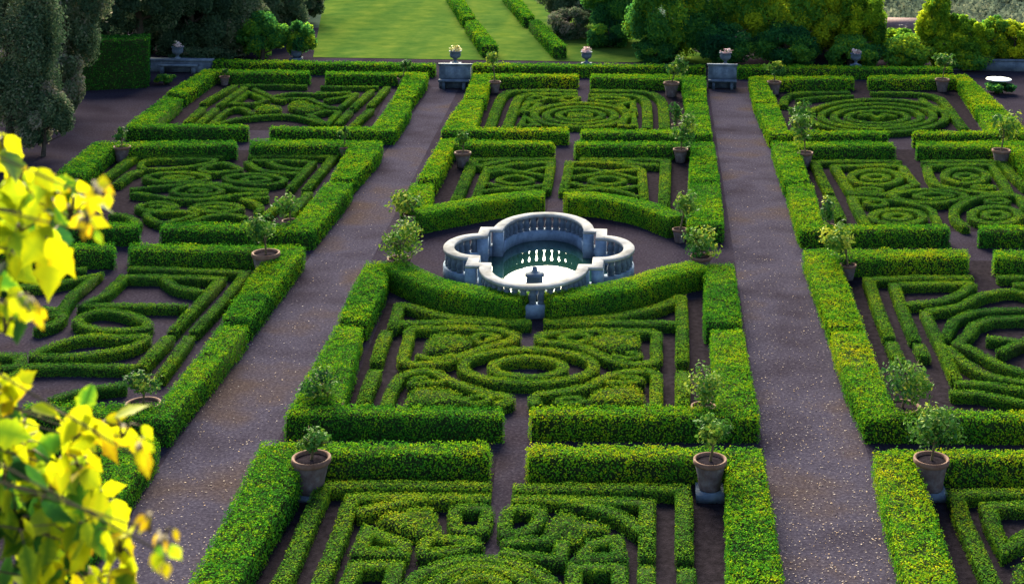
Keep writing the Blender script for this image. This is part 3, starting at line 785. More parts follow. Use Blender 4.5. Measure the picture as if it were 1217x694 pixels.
    (RBp, 'third band bending along the back', .32, [(zG, 'P', [(345, 275), (380, 350), (420, 430), (475, 555)]), (zG, 'S', [(352, 272), (480, 252), (580, 206), (700, 188), (790, 210)])]),
    (RBp, 'outer angular ring', .32, [(zG, 'P', [(425, 385), (462, 310), (540, 277), (640, 268), (790, 266)])]),
    (RBp, 'inner angular ring', .34, [(zG, 'P', [(790, 300), (620, 304), (550, 328), (520, 370), (480, 405), (560, 440), (650, 490), (790, 540)])]),
    (RBp, 'slanting band along the front', .32, [(zG, 'S', [(435, 422), (520, 490), (620, 540), (790, 568)])]),
    (RBp, 'upper straight band at the front', .32, [(zG, 'P', [(470, 568), (600, 572), (790, 602)])]),
    (RBp, 'lower straight band at the front', .32, [(zG, 'P', [(450, 607), (560, 610), (790, 655)])]),
    (RBp, 'small branching piece at the centre', .3, [(zG, 'P', [(600, 382), (680, 390), (745, 398), (655, 440)]), (zG, 'P', [(745, 398), (790, 380)])]),
    (RBp, 'back border right of the middle walk', .34, [(zG, 'P', [(645, 132), (790, 132)])]),
    (RBp, 'short band right of the middle walk', .34, [(zG, 'P', [(715, 165), (790, 160)])]),
    # right, spiral rings
    (RCp, 'outer border of the left half', .4, [(zH, 'P', [(700, 158), (400, 152), (188, 158), (230, 250), (278, 345)])]),
    (RCp, 'outer left border piece below the cut', .4, [(zH, 'P', [(283, 360), (320, 435), (345, 490)])]),
    (RCp, 'second border of the left half', .38, [(zH, 'P', [(700, 180), (500, 178), (308, 185), (360, 270), (408, 343), (620, 350), (700, 316), (785, 290), (740, 240), (705, 185)])]),
    (RCp, 'second left border piece below the cut', .38, [(zH, 'P', [(408, 362), (450, 450), (500, 540)])]),
    (RCp, 'upper left spiral ring', .36, [(zH, 'E', (550, 248, 145, 45))]),
    (RCp, 'core of the upper left spiral', .34, [(zH, 'E', (550, 248, 68, 17))]),
    (RCp, 'small loop under the upper left spiral', .26, [(zH, 'E', (510, 322, 70, 11))]),
    (RCp, 'long wave below the small loops', .3, [(zH, 'S', [(440, 366), (560, 380), (680, 385), (780, 408), (870, 432), (900, 480), (925, 535)])]),
    (RCp, 'lower left spiral ring', .36, [(zH, 'E', (680, 480, 150, 44))]),
    (RCp, 'core of the lower left spiral', .34, [(zH, 'E', (680, 480, 68, 18))]),
    (RCp, 'small loop above the lower left spiral', .28, [(zH, 'E', (550, 400, 58, 16))]),
    (RCp, 'central pointed lozenge', .3, [(zI, 'O', [(10, 356), (150, 322), (280, 322), (440, 356), (300, 394), (140, 394)]), (zI, 'O', [(140, 356), (240, 338), (355, 356), (240, 375)])]),
    (RCp, 'outer border of the right half', .4, [(zI, 'P', [(180, 158), (400, 153), (645, 153), (710, 230), (800, 310)])]),
    (RCp, 'second border of the right half', .38, [(zI, 'P', [(205, 178), (420, 173), (590, 172), (640, 250), (690, 338), (560, 342), (480, 330), (330, 310), (258, 288), (222, 240), (205, 182)])]),
    (RCp, 'upper right spiral ring', .36, [(zI, 'E', (435, 237, 125, 44))]),
    (RCp, 'core of the upper right spiral', .34, [(zI, 'E', (435, 242, 56, 15))]),
    (RCp, 'small loop under the upper right spiral', .24, [(zI, 'E', (542, 305, 62, 9))]),
    (RCp, 'curved frame of the lower right spiral', .36, [(zI, 'S', [(435, 540), (375, 490), (370, 435), (440, 388), (540, 358), (640, 354), (740, 357), (800, 430)])]),
    (RCp, 'lower right spiral ring', .36, [(zI, 'E', (610, 470, 140, 50))]),
    (RCp, 'core of the lower right spiral', .34, [(zI, 'E', (610, 470, 65, 20))]),
    (RCp, 'small loop above the lower right spiral', .26, [(zI, 'E', (620, 388, 62, 12))]),
    # far right, long ovals
    (RDp, 'outer border of the left half', .42, [(zJ, 'S', [(285, 345), (300, 290), (370, 248), (500, 240), (830, 238)])]),
    (RDp, 'outer border of the right half', .46, [(zK, 'S', [(-80, 242), (100, 240), (300, 247), (470, 280), (560, 370), (620, 450), (690, 540)])]),
    (RDp, 'second arc at the back', .34, [(zJ, 'S', [(400, 300), (600, 276), (860, 268)])]),
    (RDp, 'largest long oval', .38, [(zP, 'E', (1043, 137, 82, 19.5))]),
    (RDp, 'second long oval', .36, [(zP, 'E', (1043, 137.4, 67, 15))]),
    (RDp, 'third long oval', .36, [(zP, 'E', (1043, 138, 52, 11.2))]),
    (RDp, 'innermost long oval', .34, [(zP, 'E', (1043, 138.5, 36, 7.2))]),
    (RDp, 'zigzag at the centre of the ovals', .3, [(zP, 'P', [(1022, 137), (1034, 135), (1043, 139.5), (1052, 135.5), (1064, 138)])]),
    (RDp, 'short straight bar at the back right', .34, [(zK, 'P', [(330, 290), (440, 380), (470, 400)])]),
]
LOWH = .27
WARM = {CAp: .07, CBp: .12, CCp: .06, CDp: .08, LBp: -.03, LCp: -.03, LDp: .0, RAp: .01, RBp: .0, RCp: .05, RDp: .02}
for k, (par, desc, w, strokes) in enumerate(LOW):
    mb = MB()
    warm = WARM[par] + .02 * math.sin(k * 1.7)
    for (fr, ty, pts) in strokes:
        ox, oy, sc = fr
        h = LOWH + rng.uniform(-.02, .02)
        if ty == 'E':
            cx, cy, rx, ry = pts
            nn_ = 40
            P = [G(ox + (cx + rx * math.cos(2 * math.pi * i / nn_)) / sc, oy + (cy + ry * math.sin(2 * math.pi * i / nn_)) / sc, h) for i in range(nn_)]
            add_ribbon(mb, P, True, w, h, warm)
            continue
        P = np.array([G(ox + x / sc, oy + y / sc, h) for x, y in pts])
        if ty == 'P':
            add_ribbon(mb, P, False, w, h, warm)
        elif ty == 'S':
            add_ribbon(mb, smooth_line(P, False, 5), False, w, h, warm)
        elif ty == 'C':
            add_ribbon(mb, P, True, w, h, warm)
        elif ty == 'O':
            add_ribbon(mb, smooth_line(P, True, 4), True, w, h, warm)
        elif ty == 'B':
            add_block(mb, smooth_line(P, True, 4), h, warm + .03, rnd=.06)
    tag(mb.build('low_box_hedge', [M['low'], M['core']]), desc + ' ' + par, 'low hedge', 'low clipped hedges ' + par)

# lawn hedges
for pts, lab in [([(530, -10), (545, -10), (566, 20), (549, 21)], 'far block of the left lawn hedge'),
                 ([(552, 25), (568, 24), (593, 54), (573, 55)], 'near block of the left lawn hedge ending above the bench'),
                 ([(596, -10), (613, -10), (636, 20), (622, 21)], 'far block of the right lawn hedge'),
                 ([(628, 24), (641, 23), (675, 55), (657, 56)], 'near block of the right lawn hedge ending beside an urn')]:
    mb = MB()
    add_block(mb, [G(x, y, .75) for x, y in pts], .75, .0)
    tag(mb.build('lawn_hedge', [M['box'], M['core']]), lab, 'hedge', 'clipped hedges running up the lawn')

# ------------------------------------------------------------------ the fountain
ZC = .95
cpts = {k: G(500 + x / 4.336, 220 + y / 4.336, ZC) for k, (x, y) in dict(ul=(327, 228), ur=(925, 228), ll=(262, 412), lr=(920, 412), top=(640, 145), bot=(600, 517), lef=(140, 322), rig=(1075, 312), al=(400, 205), ar=(862, 205)).items()}
FX = (cpts['lef'][0] + cpts['rig'][0]) / 2
FY = (cpts['top'][1] + cpts['bot'][1]) / 2
hl = (cpts['top'][1] - cpts['bot'][1]) / 2
hwid = (cpts['rig'][0] - cpts['lef'][0]) / 2
cxh = ((cpts['ur'][0] - cpts['ul'][0]) + (cpts['lr'][0] - cpts['ll'][0])) / 4
cyh = ((cpts['ul'][1] + cpts['ur'][1]) - (cpts['ll'][1] + cpts['lr'][1])) / 4
axh = (cpts['ar'][0] - cpts['al'][0]) / 2
syh = cyh * .62
print('FOUNTAIN', FX, FY, hl, hwid, cxh, cyh, axh, syh)
half = []
nA = 20
outl = []
for i in range(nA + 1):   # back lobe from left to right
    t = math.pi - math.pi * i / nA
    outl.append((axh * math.cos(t), cyh + (hl - cyh) * math.sin(t)))
outl.append((cxh, cyh)); outl.append((cxh, syh))
for i in range(1, nA):
    t = math.pi / 2 - math.pi * i / nA
    outl.append((cxh + (hwid - cxh) * math.cos(t), syh * math.sin(t)))
outl.append((cxh, -syh)); outl.append((cxh, -cyh))
for i in range(nA + 1):
    t = -math.pi * i / nA
    outl.append((axh * math.cos(t), -cyh + (hl - cyh) * math.sin(t)))
outl.append((-cxh, -cyh)); outl.append((-cxh, -syh))
for i in range(1, nA):
    t = -math.pi / 2 - math.pi * i / nA
    outl.append((-cxh + (hwid - cxh) * math.cos(t), syh * math.sin(t)))
outl.append((-cxh, syh)); outl.append((-cxh, cyh))
OUT = np.array(outl)


def strip(mb, L, w, za, zb):
    n = len(L)
    d1 = L - np.roll(L, 1, 0); d2 = np.roll(L, -1, 0) - L
    d1 = d1 / np.linalg.norm(d1, axis=1)[:, None]; d2 = d2 / np.linalg.norm(d2, axis=1)[:, None]
    n1 = np.stack([-d1[:, 1], d1[:, 0]], 1); n2 = np.stack([-d2[:, 1], d2[:, 0]], 1)
    m_ = n1 + n2; m_ /= np.linalg.norm(m_, axis=1)[:, None]
    m_ /= np.clip((m_ * n1).sum(1), .6, 1)[:, None]
    V, q = [], []
    b_ = .02
    for i in range(n):
        for (o_, z) in ((w / 2, za), (w / 2, zb - b_), (w / 2 - b_, zb), (-w / 2 + b_, zb), (-w / 2, zb - b_), (-w / 2, za)):
            V.append((L[i, 0] + m_[i, 0] * o_, L[i, 1] + m_[i, 1] * o_, z))
    for i in range(n):
        a, c = i * 6, ((i + 1) % n) * 6
        for j in range(6):
            q.append((a + j, a + (j + 1) % 6, c + (j + 1) % 6, c + j))
    mb.add(V, np.array(q))


fnt = tag(empty('fountain_basin', (FX, FY, 0)), 'quatrefoil stone fountain basin with balustrade and pale coping inside the curved hedges', 'fountain')
mb = MB(); strip(mb, OUT, .36, .86, ZC); mb.build('coping', M['pale'], fnt)
mb = MB(); strip(mb, OUT, .34, 0, .40); mb.build('plinth', M['fstone'], fnt)
D = densify(OUT, True, .05)
per = np.vstack([D, D[:1]])
cum = np.concatenate([[0], np.cumsum(np.linalg.norm(np.diff(per, axis=0), axis=1))])
prof = [(.06, .40), (.12, .405), (.12, .44), (.095, .46), (.125, .53), (.128, .6), (.11, .68), (.085, .76), (.115, .785), (.07, .855)]
bm_ = MB(); bm_.lathe(prof, seg=10)
first = bm_.build('baluster', M['stone'], fnt, origin=(0, 0, 0), smooth=True)
corners = [(sx * cxh, sy * cyh) for sx in (-1, 1) for sy in (-1, 1)] + [(sx * axh, sy * cyh) for sx in (-1, 1) for sy in (-1, 1)] + [(sx * cxh, sy * syh) for sx in (-1, 1) for sy in (-1, 1)]
nb = min(96, int(cum[-1] / .27))
done = 0
for i in range(nb):
    s_ = cum[-1] * (i + .5) / nb
    x = np.interp(s_, cum, per[:, 0]); y = np.interp(s_, cum, per[:, 1])
    if min(math.hypot(x - a, y - b_) for a, b_ in corners) < .25:
        continue
    o = first if done == 0 else first.copy()
    if done:
        COL.objects.link(o); o.parent = fnt
    o.location = (x, y, 0)
    done += 1
for (x, y) in corners:
    mb = MB(); mb.box((x, y, .426), (.36, .36, .85)); mb.build('corner_pier', M['fstone'], fnt)
mb = MB()
mb.lathe([(.0, .0), (.3, .0), (.3, .08), (.62, .14), (.64, .19), (.58, .18), (.3, .15), (.27, .2), (.25, .52), (.31, .56), (.31, .64), (.2, .68), (.1, .7), (.08, .84), (0, .86)], (.0, -.46 * hl, 0), 24)
mb.build('spout_pedestal', M['stone'], fnt, smooth=True)
mb = MB()
mb.add([(FX + x * .985, FY + y * .985, .05) for x, y in OUT], [tuple(range(len(OUT)))[::-1]])
tag(mb.build('water', M['water']), kind='structure')

# ------------------------------------------------------------------ potted plants
def crown_leaves(mb, c, r, n, s, base=.5, clumps=14, shell=.55, spread=.32, tilt=.9, box=0):
    c = np.asarray(c, float); r = np.asarray(r, float)
    u = rng.normal(size=(clumps, 3)); u /= np.linalg.norm(u, axis=1)[:, None]
    if box:
        u = u / (np.abs(u) ** box).sum(1)[:, None] ** (1 / box)
    rad = rng.uniform(shell, 1, clumps) ** .7
    C = u * rad[:, None] * (1 - spread * .8)
    cr = rng.uniform(.7, 1.3, clumps)
    k = rng.choice(clumps, n, p=cr / cr.sum())
    v = rng.normal(size=(n, 3)); v /= np.linalg.norm(v, axis=1)[:, None]
    P = C[k] + v * (spread * cr[k] * rng.uniform(.25, 1, n) ** .6)[:, None]
    N = v + .5 * u[k]
    N[:, 2] += .35
    ct = rng.normal(0, .15, clumps)
    t = base + ct[k] + .12 * rng.normal(size=n)
    leaf_quads(mb, c + P * r, N, s, t, tilt)


def add_pot(root, r, h, z0=0.0):
    mb = MB()
    mb.lathe([(r * .0, z0), (r * .62, z0), (r * .66, z0 + .04), (r * .72, z0 + h * .35), (r * .86, z0 + h * .72), (r * .9, z0 + h * .84)], seg=28)
    pot = mb.build('pot', M['pot'], root, smooth=True)
    mb = MB()
    mb.lathe([(r * .9, z0 + h * .82), (r * .99, z0 + h * .85), (r * 1.02, z0 + h * .9), (r * 1.0, z0 + h), (r * .96, z0 + h * 1.01), (r * .86, z0 + h * .99), (r * .84, z0 + h * .88)], seg=28)
    mb.build('pot_rim', M['rim'], pot, smooth=True)
    mb = MB()
    mb.lathe([(r * .85, z0 + h * .9), (r * .5, z0 + h * .92), (.001, z0 + h * .93)], seg=20)
    mb.build('potting_soil', M['soil'], pot)
    return pot


POTS = [
    # rim x, y, width; crown x, y, w, h; leaf count, tint, label
    (370, 543, 46, 373, 521, 58, 34, 420, .5, 'large terracotta pot with a sparse blue green shrub in the front middle parterre'),
    (844, 545, 40, 850, 508, 58, 44, 520, .56, 'grey pot with a red rim and thin leafy shrub near the front'),
    (1107, 544, 42, 1112, 507, 74, 54, 900, .5, 'tall grey pot with a round dark citrus at the right front'),
    (1072, 482, 44, 1082, 446, 84, 58, 1000, .55, 'wide terracotta pot with a glossy citrus bush sunk behind the right hedge'),
    (170, 479, 42, 169, 453, 54, 36, 520, .5, 'terracotta pot with a low bush in the lower left hedge corner'),
    (391, 478, 36, 383, 455, 56, 40, 480, .5, 'terracotta pot with a small bush left of the ringed parterre'),
    (316, 300, 33, 311, 273, 46, 40, 460, .52, 'pale rimmed pot with a little round tree beside the left path'),
    (345, 262, 20, 341, 241, 40, 32, 300, .48, 'small pot with a leafy tree in the corner of the left parterre of swirls'),
    (474, 307, 28, 476, 284, 64, 50, 700, .68, 'pale yellow leafy bush left of the fountain beside the path'),
    (490, 254, 22, 489, 240, 58, 34, 500, .66, 'bright bush at the back left of the fountain'),
    (833, 304, 26, 834, 290, 58, 42, 620, .58, 'round bush right of the fountain beside the right path'),
    (808, 272, 18, 815, 243, 36, 38, 340, .62, 'pot with a pale leafed tree at the back right of the fountain'),
    (985, 268, 18, 985, 250, 26, 36, 240, .42, 'dark bluish bush behind the yellow bush on the right'),
    (1008, 314, 20, 997, 284, 52, 48, 560, .7, 'yellow green bush in a small pot right of the right path'),
    (550, 181, 20, 550, 164, 20, 18, 120, .55, 'pink grey pot with a tiny shoot behind the fountain on the left'),
    (809, 177, 18, 812, 151, 40, 44, 340, .5, 'slim tree in a pot behind the fountain on the right'),
    (957, 181, 19, 952, 152, 38, 44, 340, .46, 'dark tree in a pot at the back of the right parterre of spiral rings'),
    (1190, 178, 22, 1194, 148, 46, 42, 400, .62, 'yellowish tree in a wide pot near the right edge'),
    (588, 97, 15, 584, 69, 18, 17, 140, .72, 'pale standard tree in a pot right of the left bench'),
    (798, 98, 19, 805, 79, 32, 26, 240, .55, 'large pot with a bushy tree left of the right bench'),
    (804, 148, 12, 803, 132, 20, 30, 150, .45, 'greyish slim bush at the right side of the oval parterre'),
    (920, 97, 17, 921, 81, 30, 20, 200, .58, 'pot with a flat leafy crown right of the right bench'),
    (1120, 94, 17, 1123, 71, 32, 22, 200, .55, 'tall pot with a thin tree at the far right parterre corner'),
    (267, 91, 12, 267, 84, 9, 7, 40, .5, 'small pot with hardly any leaves at the far left parterre corner'),
    (478, 93, 12, 483, 78, 16, 14, 80, .5, 'small pot with a sprig left of the left bench'),
    (145, 174, 20, 142, 160, 20, 18, 110, .42, 'dark pot with a sparse sprig by the left gravel yard'),
    (409, 174, 16, 409, 158, 18, 17, 110, .5, 'pot with a sparse sprig at the right corner of the left parterre of swirls'),
    (950, 148, 14, 950, 130, 38, 30, 300, .45, 'grey leafed bush among the long ovals on the far right'),
    (836, 482, 30, 838, 455, 54, 56, 620, .74, 'yellow flowering bush at the right side of the ringed parterre'),
]
for (rx, ry, rw, cx, cy, cw, ch, nl, tint, lab) in POTS:
    zr = .5 if (rx, ry) in ((1072, 482), (170, 479), (391, 478), (345, 262), (836, 482), (1008, 314)) else .84
    near = ry > 520
    if zr > .8 and not near:
        zr = min(.82, rw / 2 * G(rx, ry, .7)[1] / F * 1.8)
    x, y = G(rx, ry, zr)
    r = rw / 2 * y / F
    hgt = min(.8, r * 1.75) if near else zr
    root = tag(empty('potted_tree', (x, y, 0)), lab, 'potted plant', 'pots set along the hedges')
    zb = zr - hgt
    if zb > .03:
        pass
    add_pot(root, r, hgt, max(zb, .0))
    c = atY(cx, cy, y + .05)
    cc = (c[0] - x, .05, c[2])
    cr = (cw / 2 * y / F * 1.05, cw / 2 * y / F * .95, ch / 2 * y / F * 1.08)
    mb = MB()
    top = (cc[0], cc[1], cc[2])
    mid = (cc[0] * .3 + .03, 0, zr * .6 + cc[2] * .4)
    mb.tube([(0, 0, zr - .08), mid, top], [.035, .028, .015], 6)
    for j in range(6):
        a = j * 1.05
        mb.tube([mid if j % 2 else (cc[0] * .7, 0, zr * .3 + cc[2] * .7), (cc[0] + cr[0] * .6 * math.cos(a), cr[1] * .6 * math.sin(a), cc[2] + cr[2] * rng.uniform(-.3, .6))], [.016, .006], 5)
    mb.build('stem', M['twig'], root)
    mb = MB()
    crown_leaves(mb, cc, cr, int(nl * 1.25), max(.09, y * .0024), tint, int(rng.integers(8, 17)), .35, .42, .8)
    mb.build('foliage', M['citrus'], root)
    if near and zb > .03:
        mb = MB(); mb.box((x, y, (zb - .006) / 2), (r * 1.7, r * 1.7, zb - .006), taper=.97)
        tag(mb.build('stone_block', M['stone']), 'stone block under the ' + lab.split(' with ')[0].split(' in a ')[0].split(' at ')[0][:60], 'stone block', 'stone blocks under the pots')

# ------------------------------------------------------------------ stone benches, urns, wall, table
def bench(px0, px1, lab):
    x0, y0 = G(px0, 106); x1, _ = G(px1, 106)
    w = x1 - x0
    root = tag(empty('stone_bench', ((x0 + x1) / 2, y0, 0)), lab, 'bench', 'stone benches closing the two paths')
    mb = MB(); mb.box((0, .05, .46), (w, .5, .1)); mb.build('seat', M['stone'], root)
    mb = MB(); mb.box((0, .41, .62), (w * 1.02, .2, 1.24)); mb.box((0, .41, 1.27), (w * 1.1, .28, .08)); mb.build('backrest', M['stone'], root)
    for sx in (-1, 1):
        mb = MB(); mb.box((sx * w * .33, .05, .205), (.18, .38, .41), taper=.85); mb.build('leg', M['stone'], root)
    return y0


yb = bench(521, 558, 'grey stone bench with high back at the end of the left path')
bench(842, 875, 'grey stone bench with high back at the end of the right path')


def urn(px, ybase, Yd, w, fl, lab, plab=None, zb=None):
    x, y, z = atY(px, ybase, Yd)
    if plab:
        mb = MB()
        mb.box((x, y, .08), (.66, .66, .16)); mb.box((x, y, (z + .16) / 2 - .03), (.5, .5, z - .22)); mb.box((x, y, z - .06), (.62, .62, .1))
        tag(mb.build('stone_pedestal', M['stone']), plab, 'pedestal', 'pedestals under the flower urns')
    root = tag(empty('stone_urn', (x, y, z)), lab, 'urn', 'flower urns above the back hedge')
    s = w * Yd / F
    mb = MB()
    mb.lathe([(0, 0), (.3 * s, 0), (.3 * s, .06 * s), (.14 * s, .14 * s), (.11 * s, .26 * s), (.2 * s, .36 * s), (.42 * s, .5 * s), (.48 * s, .72 * s), (.43 * s, .88 * s), (.52 * s, .96 * s), (.54 * s, 1.02 * s), (.46 * s, 1.0 * s), (.4 * s, .9 * s), (0, .9 * s)], seg=20)
    mb.build('urn_body', M['stone'], root, smooth=True)
    mb = MB()
    crown_leaves(mb, (0, 0, 1.2 * s), (.62 * s, .62 * s, .4 * s), 160, .11, .62, 9, .3, .4)
    mb.build('flowers', M[fl], root)


urn(211, 70, 86.0, 14, 'flower', 'urn of pink flowers on the left stone wall')
urn(352, 73, 90.5, 13, 'flower', 'urn of mauve flowers below the round shrubs', 'stone pedestal below the round shrubs')
urn(541, 75, 85.0, 14, 'flowery', 'urn of cream yellow flowers behind the left bench', 'stone pedestal behind the left bench')
urn(697, 75, 90.0, 13, 'flower', 'urn of mauve flowers between the two benches', 'stone pedestal between the two benches')
urn(862, 77, 85.0, 14, 'flower', 'urn of pale pink flowers behind the right bench', 'stone pedestal behind the right bench')
urn(1017, 77, 89.0, 13, 'flower', 'urn of pink flowers under the trees on the right', 'stone pedestal under the trees on the right')

# stone wall with a seat at the far left
xa, ya = G(173, 100); xb, _ = G(252, 100)
root = tag(empty('stone_wall', ((xa + xb) / 2 - 1.2, 86.0, 0)), 'mossy grey stone wall with seat beside the tall clipped hedge', 'wall')
wl = (xb - xa) * 86.0 / ya
zt = atY(211, 70, 86.0)[2]
mb = MB(); mb.box((0, 0, (zt - .1) / 2), (wl, .5, zt - .1)); mb.build('wall_body', M['stone'], root)
mb = MB(); mb.box((0, 0, zt - .05), (wl + .12, .62, .1)); mb.build('coping', M['stone'], root)
mb = MB(); mb.box((.1, -.5, .44), (wl * .6, .5, .1)); mb.build('seat', M['stone'], root)
for sx in (-1, 1):
    mb = MB(); mb.box((.1 + sx * wl * .24, -.48, .195), (.2, .4, .39)); mb.build('leg', M['stone'], root)

# low parapet at the far right, white table
xa, ya = G(1136, 92); xb, _ = G(1300, 92)
root = tag(empty('parapet_wall', ((xa + xb) / 2, ya + 2.5, 0)), 'long low parapet wall with flat coping at the far right', 'wall')
mb = MB(); mb.box((0, 0, .3), (xb - xa, .3, .6)); mb.build('wall_body', M['stone'], root)
mb = MB(); mb.box((0, 0, .645), (xb - xa + .1, .42, .08)); mb.build('coping', M['stone'], root)
tx, ty = G(1187, 94, .75)
root = tag(empty('round_table', (tx, ty, 0)), 'round white garden table on the gravel by the parapet', 'table')
rr = 15 * ty / F
mb = MB(); mb.lathe([(0, .70), (rr * .97, .70), (rr, .715), (rr, .745), (rr * .97, .76), (0, .76)], seg=36); mb.build('tabletop', M['white'], root)
mb = MB(); mb.lathe([(.0, 0), (.26, 0), (.26, .05), (.07, .1), (.06, .6), (.14, .698), (0, .698)], seg=16); mb.build('leg', M['metal'], root, smooth=True)

# ------------------------------------------------------------------ trees and shrubs
def tree(name, px, py, w, h, base, mat, tint, label, cat='tree', group=None, n=None, clumps=40, dY=0.0, sp=.22):
    x, y = G(px, base)
    y += dY
    c = atY(px, py, y)
    x = c[0]
    rx, rz = w / 2 * y / F, h / 2 * y / F
    root = tag(empty(name, (x, y, 0)), label, cat, group)
    s = max(.12, y * .0017)
    if n is None:
        n = int(min(46000, 3.6 * w * h))
    mb = MB()
    cz = max(c[2], rz * .55)
    tr = max(.05, rx * .07)
    top = cz + rz * .4
    pts = [(0, 0, 0), (.04 * rx, .03, top * .35), (-.03 * rx, 0, top * .7), (0, 0, top)]
    mb.tube(pts, [tr * 1.4, tr, tr * .7, tr * .25], 8)
    for j in range(9):
        a = j * 2.4
        z0 = max(.2, cz - rz * .7) + (top - max(.2, cz - rz * .7)) * (j / 9)
        mb.tube([(0, 0, z0), (rx * .35 * math.cos(a), rx * .35 * math.sin(a), z0 + rz * .15), (rx * .75 * math.cos(a), rx * .75 * math.sin(a), z0 + rz * .3)], [tr * .5, tr * .3, tr * .1], 5)
    mb.build('trunk', M['bark'], root)
    mb = MB()
    clumps = int(clumps * 2.2)
    crown_leaves(mb, (0, 0, cz), (rx, rx * .9, rz), n, s, tint, clumps, .45, sp, .9, 2.5)
    mb.build('crown', mat, root)
    return root


TREES = [
    # left
    ('broadleaf_tree', 12, 60, 130, 240, 182, 'dark', .5, 'huge dark tree filling the upper left corner', 60),
    ('broadleaf_tree', 78, 0, 110, 170, 128, 'dark', .62, 'brownish dark tree behind the upper left corner tree', 50),
    ('broadleaf_tree', 165, -14, 130, 110, 82, 'dark', .3, 'black green tree above the tall clipped hedge', 40),
    ('broadleaf_tree', 228, 8, 100, 130, 72, 'dark', .38, 'dark tree behind the left stone wall', 40),
    ('broadleaf_tree', 280, 12, 80, 118, 68, 'dark', .58, 'olive dark tree left of the round shrubs', 36),
    ('broadleaf_tree', 120, 20, 100, 90, 60, 'dark', .3, 'dark tree in the gap behind the tall clipped hedge', 30),
    ('broadleaf_tree', 335, -22, 100, 66, 14, 'dark', .45, 'dark tree cut by the top edge left of the lawn', 26),
    ('broadleaf_tree', 200, 20, 120, 100, 62, 'dark', .25, 'black tree between the left urn and the tall hedge', 34),
    ('broadleaf_tree', 262, 0, 110, 130, 60, 'dark', .42, 'tall dark tree behind the olive tree on the left', 40),
    ('broadleaf_tree', 318, 8, 100, 90, 50, 'dark', .5, 'dim tree directly behind the round shrubs', 34),
    ('broadleaf_tree', 362, -6, 60, 70, 28, 'dark', .46, 'small dim tree at the left border of the lawn', 24),
    # right
    ('broadleaf_tree', 690, -12, 110, 84, 32, 'dark', .6, 'dark tree at the right edge of the lawn cut by the top', 34),
    ('broadleaf_tree', 735, -2, 100, 100, 50, 'mid', .3, 'dark green tree with bare stems right of the lawn', 34),
    ('broadleaf_tree', 795, 12, 110, 125, 72, 'mid', .54, 'bluish green tree right of the lawn above an urn', 44),
    ('broadleaf_tree', 850, -5, 110, 120, 66, 'mid', .62, 'green tree above the right bench', 44),
    ('broadleaf_tree', 915, 5, 120, 125, 70, 'mid', .72, 'bright green tree between the right bench and the urn', 46),
    ('broadleaf_tree', 985, 10, 110, 115, 70, 'mid', .8, 'fresh green tree above the right hand urn', 44),
    ('broadleaf_tree', 1022, 30, 70, 92, 74, 'yel', .5, 'leafy tree left of the distant roof', 38),
    ('broadleaf_tree', 1112, 36, 50, 92, 78, 'yel', .62, 'pointed yellow green tree right of the distant roof', 36),
    ('broadleaf_tree', 1136, 44, 64, 70, 77, 'yel', .5, 'yellow green tree between the pointed tree and its right neighbour', 30),
    ('broadleaf_tree', 1184, 48, 60, 62, 78, 'mid', .75, 'green tree just left of the last yellow tree', 28),
    ('broadleaf_tree', 1158, 52, 66, 68, 80, 'yel', .5, 'green and yellow tree above the left end of the parapet', 36),
    ('broadleaf_tree', 1207, 55, 60, 58, 80, 'yel', .75, 'yellow tree at the right edge of the picture', 36),
]
for (nm, px, py, w, h, base, mt, tint, lab, cl) in TREES:
    tree(nm, px, py, w, h, base, M[mt], tint, lab, 'tree', 'trees round the garden', clumps=cl)
SHRUBS = [
    ('shrub', 312, 43, 60, 62, 71, 'mid', .52, 'left one of two round blue green shrubs by the lawn', 18),
    ('shrub', 357, 46, 44, 50, 71, 'mid', .46, 'right one of two round blue green shrubs by the lawn', 16),
    ('shrub', 52, 142, 66, 86, 186, 'dark', .6, 'greyish bush at the foot of the corner tree', 24),
    ('shrub', 78, 100, 44, 80, 142, 'dark', .75, 'dry brownish bush between the corner trees and the gravel', 18),
    ('shrub', 862, 52, 78, 56, 78, 'mid', .2, 'dark bluish shrub behind the right bench', 22),
    ('shrub', 935, 54, 90, 54, 79, 'mid', .28, 'wispy dark shrub left of the right hand urn', 22),
    ('shrub', 1010, 62, 80, 40, 80, 'mid', .5, 'low green shrub behind the right hand urn', 18),
    ('shrub', 1080, 62, 80, 44, 81, 'mid', .7, 'bright low shrub under the distant roof', 20),
    ('shrub', 1150, 70, 80, 32, 82, 'mid', .6, 'low shrub behind the parapet under the yellow trees', 16),
    ('shrub', 1066, 53, 60, 42, 72, 'yel', .5, 'light green shrub filling the gap left of the distant roof', 18),
    ('shrub', 1130, 58, 90, 44, 80, 'yel', .4, 'broad yellow green shrub between the pointed trees', 20),
    ('shrub', 235, 62, 90, 24, 72, 'dark', .45, 'low dark shrub row right of the left urn', 14),
    ('shrub', 675, 28, 60, 44, 46, 'dark', .7, 'dark shrub at the foot of the first tree right of the lawn', 14),
    ('shrub', 725, 40, 60, 40, 56, 'mid', .3, 'dark shrub under the second tree right of the lawn', 14),
    ('shrub', 960, 30, 120, 60, 58, 'mid', .6, 'tall bright shrub mass between the two right hand urns', 20),
    ('shrub', 780, 60, 60, 36, 73, 'mid', .25, 'small dark shrub at the lawn edge left of the right bench', 14),
    ('shrub', 195, 94, 26, 12, 101, 'mid', .45, 'low plant in front of the left stone wall', 8),
    ('shrub', 1188, 105, 40, 16, 112, 'mid', .25, 'low dark planting under the white table', 10),
]
for (nm, px, py, w, h, base, mt, tint, lab, cl) in SHRUBS:
    tree(nm, px, py, w, h, base, M[mt], tint, lab, 'shrub', 'shrubs round the garden', clumps=cl, sp=.3)
